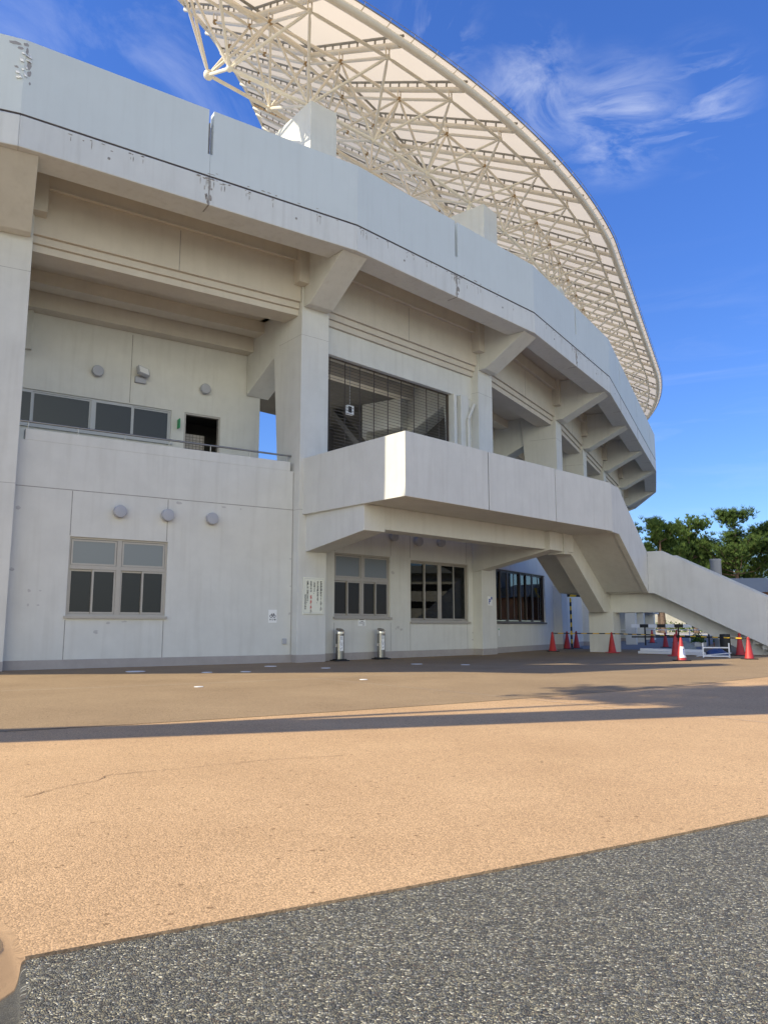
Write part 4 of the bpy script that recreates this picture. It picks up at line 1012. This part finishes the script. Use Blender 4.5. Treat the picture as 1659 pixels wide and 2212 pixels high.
def bar(a, b, label, c1='black', c2='yellow', r=.019, n=14, name='striped_bar', group='striped bars across the stair'):
    a, b = Vector(a), Vector(b); m = WB()
    for i in range(n): m.tube(a.lerp(b, i / n), a.lerp(b, (i + 1) / n), r * (1 if i % 2 else 1.02), 8, i % 2)
    o = m.build(name, [M[c1], M[c2]]); tag(o, label, 'barrier bar', group); return o
bar((6.95, 32.2, .75), (8.93, 30.6, .75), 'black and yellow bar between the two left cones', n=10)
bar((8.93, 30.6, .75), (10.2, 27.35, .71), 'black and yellow bar crossing in front of the stair column', n=14)
bar((10.2, 27.35, .71), (11.55, 24.75, .65), 'black and yellow bar running to the cone at the stair foot', n=13)
bar((8.5, 36.3, .05), (8.5, 36.3, 2.35), 'upright caution striped post, left of the pair', n=12, r=.045, name='striped_post', group='caution posts by the passage')
bar((8.78, 36.5, .05), (8.78, 36.5, 2.35), 'upright caution striped post, right of the pair', n=12, r=.045, name='striped_post', group='caution posts by the passage')
m = WB(); fx = Matrix.Translation((8.6, 36.4, 2.4))
for i in range(5):
    m.hexa([fx @ Vector((-.5 + i * .3, 0, 0)), fx @ Vector((-.2 + i * .3, 0, 0)), fx @ Vector((.1 + i * .3, 0, .5)), fx @ Vector((-.2 + i * .3, 0, .5))], [fx @ Vector((-.5 + i * .3, .03, 0)), fx @ Vector((-.2 + i * .3, .03, 0)), fx @ Vector((.1 + i * .3, .03, .5)), fx @ Vector((-.2 + i * .3, .03, .5))], i % 2)
tag(m.build('caution_board', [M['yellow'], M['black']]), 'slanted yellow and black caution board above the striped posts', 'caution board')
for i, (a, b, z_, l) in enumerate((((9.75, 29.9), (11.35, 27.9), .07, 'front lowest'), ((9.95, 30.05), (11.5, 28.05), .07, 'rear lowest'), ((9.85, 29.95), (11.40, 27.98), .17, 'topmost'))):
    m = WB(); d = (Vector(b) - Vector(a)).normalized(); s_ = Vector((-d.y, d.x)) * .075
    q = [Vector(a) - s_, Vector(b) - s_, Vector(b) + s_, Vector(a) + s_]; m.hexa([v3(p, z_ - .06) for p in q], [v3(p, z_ + .035) for p in q])
    tag(m.build('white_beam', M['white'], bevel=.01), 'white metal beam on the ground behind the cones, %s of its stack' % l, 'metal beam', 'white beams lying by the stair')
t = thing('metal_frame', 'low white metal frame standing beside the cone at the stair foot', 'metal frame', (11.05, 26.02, .004), -.35)
for sx in (-1, 1): m = MB(); m.box(sx * .40 - .022, sx * .40 + .022, -.022, .022, 0, .48); m.build('upright', M['white'], t)
for z_ in (.03, .31): m = MB(); m.box(-.378, .378, -.02, .02, z_, z_ + .04); m.build('rail', M['white'], t)
m = MB(); m.tube((-.6, .35, .03), (.45, -.1, .16), .018, 8); m.build('brace', M['white'], t)
def blob(name, loc, rx, ry, h, mt, label, cat, seed):
    rg = random.Random(seed); m = MB(); n = 18
    prof_ = [(1, 0), (1.02, .2), (.9, .5), (.65, .8), (.3, .97), (.02, 1)]
    m.v = []; ph = [rg.uniform(0, 6.28) for _ in range(6)]
    for r, z in prof_:
        for i in range(n):
            a = 2 * math.pi * i / n; k = 1 + .16 * math.sin(3 * a + ph[0] + 3 * z) + .1 * math.sin(7 * a + ph[1] - 5 * z)
            m.v.append((rx * r * k * math.cos(a), ry * r * k * math.sin(a), h * z * (1 + .2 * math.sin(2 * a + ph[2]))))
    for i in range(len(prof_) - 1):
        for j in range(n): m.f.append((i * n + j, i * n + (j + 1) % n, (i + 1) * n + (j + 1) % n, (i + 1) * n + j)); m.mi.append(0)
    m.f.append(tuple(range((len(prof_) - 1) * n, len(prof_) * n))); m.mi.append(0)
    o = m.build(name, M[mt], smooth=True); o.location = loc; return tag(o, label, cat)
blob('plastic_bag', (11.0, 28.75, .004), .42, .32, .42, 'bag', 'crumpled clear plastic sheet heaped behind the white beams', 'plastic sheet', 4)
blob('blue_tarpaulin', (11.55, 27.1, .004), .36, .3, .24, 'tarp', 'dark blue tarpaulin bundled behind the white frame', 'tarpaulin', 9)
m = MB(); m.lathe([(.17, 0), (.18, .05), (.18, .72), (.17, .75), (.01, .76)], 20); o = m.build('black_drum', M['black'], smooth=True); o.location = (12.3, 28.15, .004); tag(o, 'black drum standing under the stair flight', 'drum')
def leafball(m, c, r, n, rg, s=.07, mi=0):
    for _ in range(n):
        d = Vector((rg.gauss(0, 1), rg.gauss(0, 1), rg.gauss(0, 1))).normalized(); p = Vector(c) + Vector((d.x * r[0], d.y * r[1], abs(d.z) * r[2])) * rg.uniform(.55, 1.05)
        a = d.orthogonal().normalized() if rg.random() < .5 else Vector((rg.gauss(0, 1), rg.gauss(0, 1), .3)).normalized(); b = a.cross(Vector((rg.gauss(0, 1), rg.gauss(0, 1), rg.gauss(0, 1)))).normalized()
        m.add([p - a * s, p + b * s * .5, p + a * s, p - b * s * .5], [(0, 1, 2, 3)], mi)
def planter(loc, w_, label, mt='planter', seed=1, h=.35):
    rg = random.Random(seed); t = thing('planter', label, 'planter', loc, .4, 'planters beyond the stair')
    m = MB(); m.hexa([(-w_ / 2 * .9, -.14, 0), (w_ / 2 * .9, -.14, 0), (w_ / 2 * .9, .14, 0), (-w_ / 2 * .9, .14, 0)], [(-w_ / 2, -.17, .22), (w_ / 2, -.17, .22), (w_ / 2, .17, .22), (-w_ / 2, .17, .22)]); m.build('trough', M[mt], t, bevel=.01)
    m = MB(); leafball(m, (0, 0, .2), (w_ * .5, .28, h), 420, rg, .06); m.build('foliage', M['leaves'], t)
planter((16.1, 40.0, .008), .85, 'pale trough with a bushy green plant beyond the white frame', seed=2, h=.5)
planter((17.0, 39.6, .008), .5, 'small terracotta trough with low plants beside the bushy one', 'terracotta', 3)
planter((17.6, 38.6, .008), .6, 'pale trough with a low plant nearest the stair foot', seed=4, h=.25)
# striped barrier and rails beyond
t = thing('striped_barrier', 'black and white striped barrier boards seen under the stair', 'barrier', (15.3, 41.9, 0), math.atan2(-.8, 2.6))
m = MB()
for i in range(9): m.box(-1.9 + i * .44, -1.9 + (i + 1) * .44, -.02, .02, .96, 1.14, i % 2)
m.build('board', [M['white'], M['black']], t)
for x in (-1.2, .5, 2.0): m = MB(); m.box(x - .04, x + .04, .021, .09, 0, 1.14); m.build('post', M['black'], t)
m = MB(); m.box(-1.9, 2.06, .022, .05, .42, .50); m.build('rail', M['black'], t)
t = thing('rail_fence', 'low white rail fence on the sunlit ground beyond the barrier', 'fence', (22, 52, 0), -.3)
for z_ in (.42, .78): m = MB(); m.tube((-6, 0, z_), (6, 0, z_), .03, 8); m.build('rail', M['white'], t)
for i in range(9): m = MB(); m.tube((-6 + i * 1.5, 0, 0), (-6 + i * 1.5, 0, .82), .035, 8); m.build('post', M['white'], t)
for p_, w_, b_ in (((14.1, 43.6), .56, 2.6), ((16.5, 49.4), .55, 2.6), ((20.3, 58.5), .85, 2.6)):
    m = WB(); q = [Vector(p_) + US * a + NS * c for a, c in ((0, 0), (w_, 0), (w_, -w_), (0, -w_))]; m.hexa([v3(p, .01) for p in q], [v3(p, 4.6) for p in q]); m.build('outer_column', M['wall'], ST, bevel=.01)
m = WB(); q = [Vector(p) for p in ((16.2, 48.6), (21.4, 60.5), (20.6, 60.9), (15.4, 49.0))]; m.hexa([v3(p, 1.95) for p in q], [v3(p, 2.7) for p in q]); m.build('outer_beam', M['wall'], ST)

# white round markers set in the paving
gm = M['white']
for i, (p_, r, l) in enumerate([((-5.73, 18.1), .22, 'large white round marker set in the shaded paving by the wall'), ((-4.0, 17.75), .12, 'white round marker midway along the shaded paving by the wall'), ((-3.17, 18.0), .12, 'white round marker on the shaded paving, third from the left wall end'),
     ((-2.95, 20.4), .16, 'white round marker at the foot of the office wall'), ((-1.45, 19.55), .12, 'white round marker in front of the notice board pillar'), ((.9, 21.6), .16, 'white round marker in front of the landing'), ((2.2, 21.2), .12, 'small white round marker below the second office window'),
     ((-3.2, 13.6), .08, 'small white marker on the sunlit tan paving'), ((-.4, 15.4), .08, 'small white marker on sunlit paving near the shade edge')]):
    m = MB(); m.lathe([(.001, 0), (r, 0), (r, .006), (r * .9, .009), (.001, .009)], 24); o = m.build('ground_marker', gm); o.location = (p_[0], p_[1], .006); tag(o, l, 'ground marker', 'white markers in the paving')

# ------------------------------------------------------------------ trees and things beyond
def pine(loc, h, cr, seed, label, tufts=520, group='pines beyond the stair', trunk_r=.16, lean=.05, crown0=.35, sc=1.0):
    rg = random.Random(seed); t = thing('pine_tree', label, 'pine tree', loc, rg.uniform(0, 6.28), group)
    m = MB(); pts = []; n = 9; ax, ay = rg.uniform(-lean, lean), rg.uniform(-lean, lean); ph = rg.uniform(0, 6)
    for i in range(n):
        f_ = i / (n - 1); pts.append(Vector((ax * h * f_ + .18 * math.sin(ph + 4 * f_), ay * h * f_ + .18 * math.cos(ph + 3.4 * f_), h * .96 * f_)))
    m.path(pts, [sc * trunk_r * (1.25 - 1.1 * i / (n - 1)) for i in range(n)], 8)
    ends = []
    for i in range(26):
        f_ = rg.uniform(crown0, .97); p0 = pts[int(f_ * (n - 1))].lerp(pts[min(n - 1, int(f_ * (n - 1)) + 1)], f_ * (n - 1) % 1)
        a = rg.uniform(0, 6.28); rl = cr * (1.15 - .8 * ((f_ - crown0) / (1 - crown0)) ** 1.6) * rg.uniform(.55, 1.05)
        d = Vector((math.cos(a), math.sin(a), rg.uniform(.05, .5))); p1 = p0 + d * rl * .55; p2 = p0 + Vector((d.x, d.y, d.z + .35)) * rl
        m.path([p0, p1, p2], [.05 * sc, .035 * sc, .015 * sc], 5); ends += [(p1, .5), (p2, 1.0), (p1.lerp(p2, .5), .8)]
        for _ in range(2):
            q = p1.lerp(p2, rg.random()); b = q + Vector((rg.uniform(-.5, .5), rg.uniform(-.5, .5), rg.uniform(.1, .45))) * rl * .5; m.path([q, b], [.02, .01], 4); ends.append((b, .9))
    m.build('trunk', M['bark'], t)
    m = MB()
    for _ in range(int(tufts * 2.2)):
        c, wgt = rg.choice(ends); c = c + Vector((rg.gauss(0, .26), rg.gauss(0, .26), rg.gauss(0, .16))) * sc
        up = Vector((rg.gauss(0, .35), rg.gauss(0, .35), 1)).normalized(); L_ = rg.uniform(.20, .36) * sc
        for k in range(9):
            a = k * 2.4 + rg.uniform(-.3, .3); sp = rg.uniform(.35, 1.0); side = up.orthogonal().normalized(); o2 = up.cross(side)
            d = (up + (side * math.cos(a) + o2 * math.sin(a)) * sp).normalized(); wv = d.orthogonal().normalized() * .027 * sc; e = c + d * L_
            m.add([c - wv, c + wv, e + wv * .5, e - wv * .5], [(0, 1, 2, 3)])
    m.build('crown', M['needles'], t); return t
F_ = 2.04
for (x, y, h, cr, sd, tn, l) in [(17.3, 55.0, 7.6, 1.3, 11, 620, 'pine partly hidden behind the end of the stadium'), (19.3, 53.5, 8.0, 1.45, 12, 760, 'dense dark pine just right of the stadium end'), (21.7, 54.0, 8.3, 1.5, 13, 640, 'open branched pine between the dense one and the tallest'),
        (24.3, 53.0, 8.3, 1.9, 14, 900, 'tallest broad bright green pine above the lower stair'), (27.4, 54.0, 7.7, 1.7, 15, 700, 'pine at the right edge of the view'), (23.0, 57.5, 6.9, 1.7, 16, 600, 'pine standing behind the grey round column'),
        (20.5, 57.5, 6.6, 1.5, 17, 600, 'rear pine with its trunk seen under the stair'), (26.3, 58.5, 6.8, 1.8, 18, 600, 'rear pine filling the gap at far right'), (30.2, 57.0, 7.4, 2.0, 19, 500, 'pine standing farthest right behind the hut')]:
    pine((x * F_, y * F_, 0), h * F_, cr * F_ * 1.14, sd, l, tn, sc=F_)
t = thing('club_house', 'long white low building out of view to the right', 'building', (62, 26, 0), math.pi / 2)
m = MB(); m.box(-22, 22, -6, 6, 0, 6.5); m.build('wall', M['retaining'], t)
m = MB(); m.box(-23, 23, -7, 7, 6.5, 7.3); m.build('roof', M['roofgrey'], t)
for z_ in (1.1, 2.9, 4.7): m = MB(); m.box(-21, 21, 6.0, 6.05, z_, z_ + .7); m.build('window_band', M['darkglass'], t)
pp = pine((46, 14, 0), 11, 3.2, 41, 'round crowned pine out of view to the right, nearest the white building', 700, 'pines out of view to the right', .25)
for i, (x, y, sc_, l) in enumerate([(44, 24, .9, 'pine in front of the middle of the white building'), (47, 36, 1.05, 'pine before the far end of the white building'), (45, 5, 1.1, 'pine beside the near end of the white building'), (42, -5, .95, 'pine standing alone before the car park on the right')]):
    c = dup(pp); c.location = (x, y, 0); c.scale = (sc_,) * 3; c.rotation_euler = (0, 0, i * 1.7); c['label'] = l
m = WB(); m.hexa([(30, 134, -.01), (130, 120, -.01), (130, 120.6, -.01), (30, 134.6, -.01)], [(30, 134, 4.6), (130, 120, 4.6), (130, 120.6, 4.6), (30, 134.6, 4.6)])
tag(m.build('block_wall', M['retaining']), 'pale sunlit block wall beyond the pine trunks', 'wall')
m = MB(); m.add([(20, 92, -.004), (150, 74, -.004), (150, 122, -.004), (24, 140, -.004)], [(0, 1, 2, 3)]); tag(m.build('far_path', base('pale_far_paving', (.52, .48, .40), .9, var=.2, vscale=.6)), kind='structure')
m = MB(); rg = random.Random(5)
for i in range(26): leafball(m, (36 + i * 1.8, 130.5 - i * .25, 0), (1.6, 1.0, 1.3 + .8 * rg.random()), 120, rg, .24)
tag(m.build('hedge', M['leaves']), 'low green hedge in front of the pale block wall', 'hedge')
t = thing('round_column', 'grey round concrete column standing behind the lower stair', 'column', (14.78, 34.3, 0))
m = MB(); m.lathe([(.24, 0), (.235, 3.9), (.25, 3.92), (.25, 4.0), (.01, 4.02)], 24); m.build('shaft', M['greycol'], t, smooth=True)
t = thing('park_hut', 'small hut with a grey pitched roof behind the lower stair', 'hut', (21.2, 44.2, 0), -.25)
m = MB(); m.box(-1.3, 1.3, -1.2, 1.2, 0, 2.9); m.build('wall', M['terracotta'], t)
m = MB(); m.hexa([(-1.7, -1.6, 2.9), (1.9, -1.6, 2.9), (1.9, 1.6, 2.9), (-1.7, 1.6, 2.9)], [(-1.4, -.25, 3.75), (.55, -.25, 3.75), (.55, .25, 3.75), (-1.4, .25, 3.75)]); m.build('roof', M['roofgrey'], t)

# ------------------------------------------------------------------ parked car whose front corner just enters the picture
CAR = thing('parked_car', 'glossy grey car parked close by, only its front corner in view', 'car', (-1.358, -.68, 0))
def loft(secs, name, mt, smooth=True):
    m = MB(); n = len(secs[0]); m.v = [p for s_ in secs for p in s_]
    for i in range(len(secs) - 1):
        for j in range(n): m.f.append((i * n + j, i * n + (j + 1) % n, (i + 1) * n + (j + 1) % n, (i + 1) * n + j)); m.mi.append(0)
    m.f += [tuple(range(n)), tuple(range((len(secs) - 1) * n, len(secs) * n))]; m.mi += [0, 0]
    return m.build(name, M[mt] if isinstance(mt, str) else mt, CAR, smooth=smooth)
def csec(y, w_, z0, z1, e=3.2, n=40):
    r = []
    for i in range(n):
        a = 2 * math.pi * i / n; c, s_ = math.cos(a), math.sin(a)
        r.append((w_ * math.copysign(abs(c) ** (2 / e), c), y, (z0 + z1) / 2 + (z1 - z0) / 2 * math.copysign(abs(s_) ** (2 / e), s_)))
    return r
loft([csec(*q) for q in ((-2.2, .55, .42, .70), (-2.14, .76, .34, .82), (-2.0, .84, .28, .90), (-1.2, .88, .24, .96), (0, .89, .22, .95), (1.0, .89, .24, .92), (1.5, .885, .24, .84), (1.8, .865, .26, .75), (1.98, .80, .28, .67), (2.08, .68, .30, .61), (2.14, .48, .34, .55))], 'body', 'car')
loft([csec(*q) for q in ((-1.9, .62, .88, 1.0), (-1.4, .66, .88, 1.38), (-.6, .68, .88, 1.48), (.2, .68, .88, 1.46), (.7, .66, .88, 1.22), (1.15, .64, .86, .93))], 'cabin', 'upglass')
m = MB(); m.box(-.60, .60, -1.35, .1, 1.465, 1.495); m.build('roof_panel', M['car'], CAR, bevel=.03)
for sx in (-1, 1):
    for y in (-1.35, 1.25):
        m = MB(); m.lathe([(.31, -.1), (.32, -.08), (.32, .08), (.31, .1), (.2, .1), (.2, -.1)], 28); o = m.build('wheel', M['tyre'], CAR, smooth=True); o.location = (sx * .80, y, .32); o.rotation_euler = (0, R_(90), 0)
        m = MB(); m.lathe([(.01, .085), (.06, .1), (.195, .09), (.2, .07), (.2, -.07), (.01, -.07)], 20); r_ = m.build('rim', M['chrome'], o, smooth=True)
    m = MB(); m.ball((sx * .56, 2.03, .54), .085); m.build('headlight', M['chrome'], CAR, smooth=True)
    m = MB(); m.box(sx * .62 - .1, sx * .62 + .1, -2.19, -2.12, .62, .74); m.build('tail_light', M['redink'], CAR, bevel=.02)
    m = MB(); m.ball((sx * .96, .62, .98), .085); m.build('wing_mirror', M['car'], CAR, smooth=True)

# ------------------------------------------------------------------ beyond the left edge: slab and beam added to shade the plaza; a pine
mb = WB(); q = [Vector(p) for p in ((-28, 8.5), (-17.2, 9.7), (-15.2, 9.0), (-9.6, 12.6), (-9.6, 13.5), (-12.1, 13.15), (-14, 12.95), (-15.6, 13.05), (-17.2, 13.1), (-28, 10.5))]
mb.hexa([v3(p, 15.75) for p in q], [v3(p, 16.0) for p in q]); mb.build('added_shade_slab', M['wall'], ST)  # unseen slab, shaped to cast the shade edge on the paving
mb = WB()
for a_, b_ in (((-17.0, 13.4), (-17.0, 10.2)), ((-24, 12.2), (-24, 9.4))):
    a_, b_ = Vector(a_), Vector(b_); s_ = Vector((.15, 0)); mb.hexa([v3(p, z_) for p, z_ in ((a_ - s_, 14.2), (a_ + s_, 14.2), (b_ + s_, 15.3), (b_ - s_, 15.3))], [v3(p, 15.745) for p in (a_ - s_, a_ + s_, b_ + s_, b_ - s_)])
mb.build('shade_slab_bracket', M['wall'], ST)  # carries the added slab
t = thing('added_shadow_beam', 'long horizontal beam on posts, added unseen left of the viewer to cast a shadow band', 'shadow caster', (-13.2, 3.44, 0), math.atan2(2.52, 8.9))  # made-up overhead beam that throws the dark strip across the plaza
m = MB(); m.box(-9, 10.6, -.46, .46, 7.75, 8.2); m.build('beam', M['mast'], t)
for x in (-8.6, -1.5): m = MB(); m.tube((x, 0, 0), (x, 0, 7.74), .16, 12); m.build('post', M['mast'], t)
pine((-9.4, 5.15, 0), 13.6, 2.3, 31, 'tall pine left of the viewer', 700, 'pines left of the plaza', .14, .0, .80)


# lettering becomes plain mesh
bpy.context.view_layer.update(); dg = bpy.context.evaluated_depsgraph_get()
for o in LET:
    me = bpy.data.meshes.new_from_object(o.evaluated_get(dg)); n_o = bpy.data.objects.new('letters', me); COL.objects.link(n_o)
    n_o.parent = o.parent; n_o.location = o.location; n_o.rotation_euler = o.rotation_euler
    bpy.data.objects.remove(o, do_unlink=True)
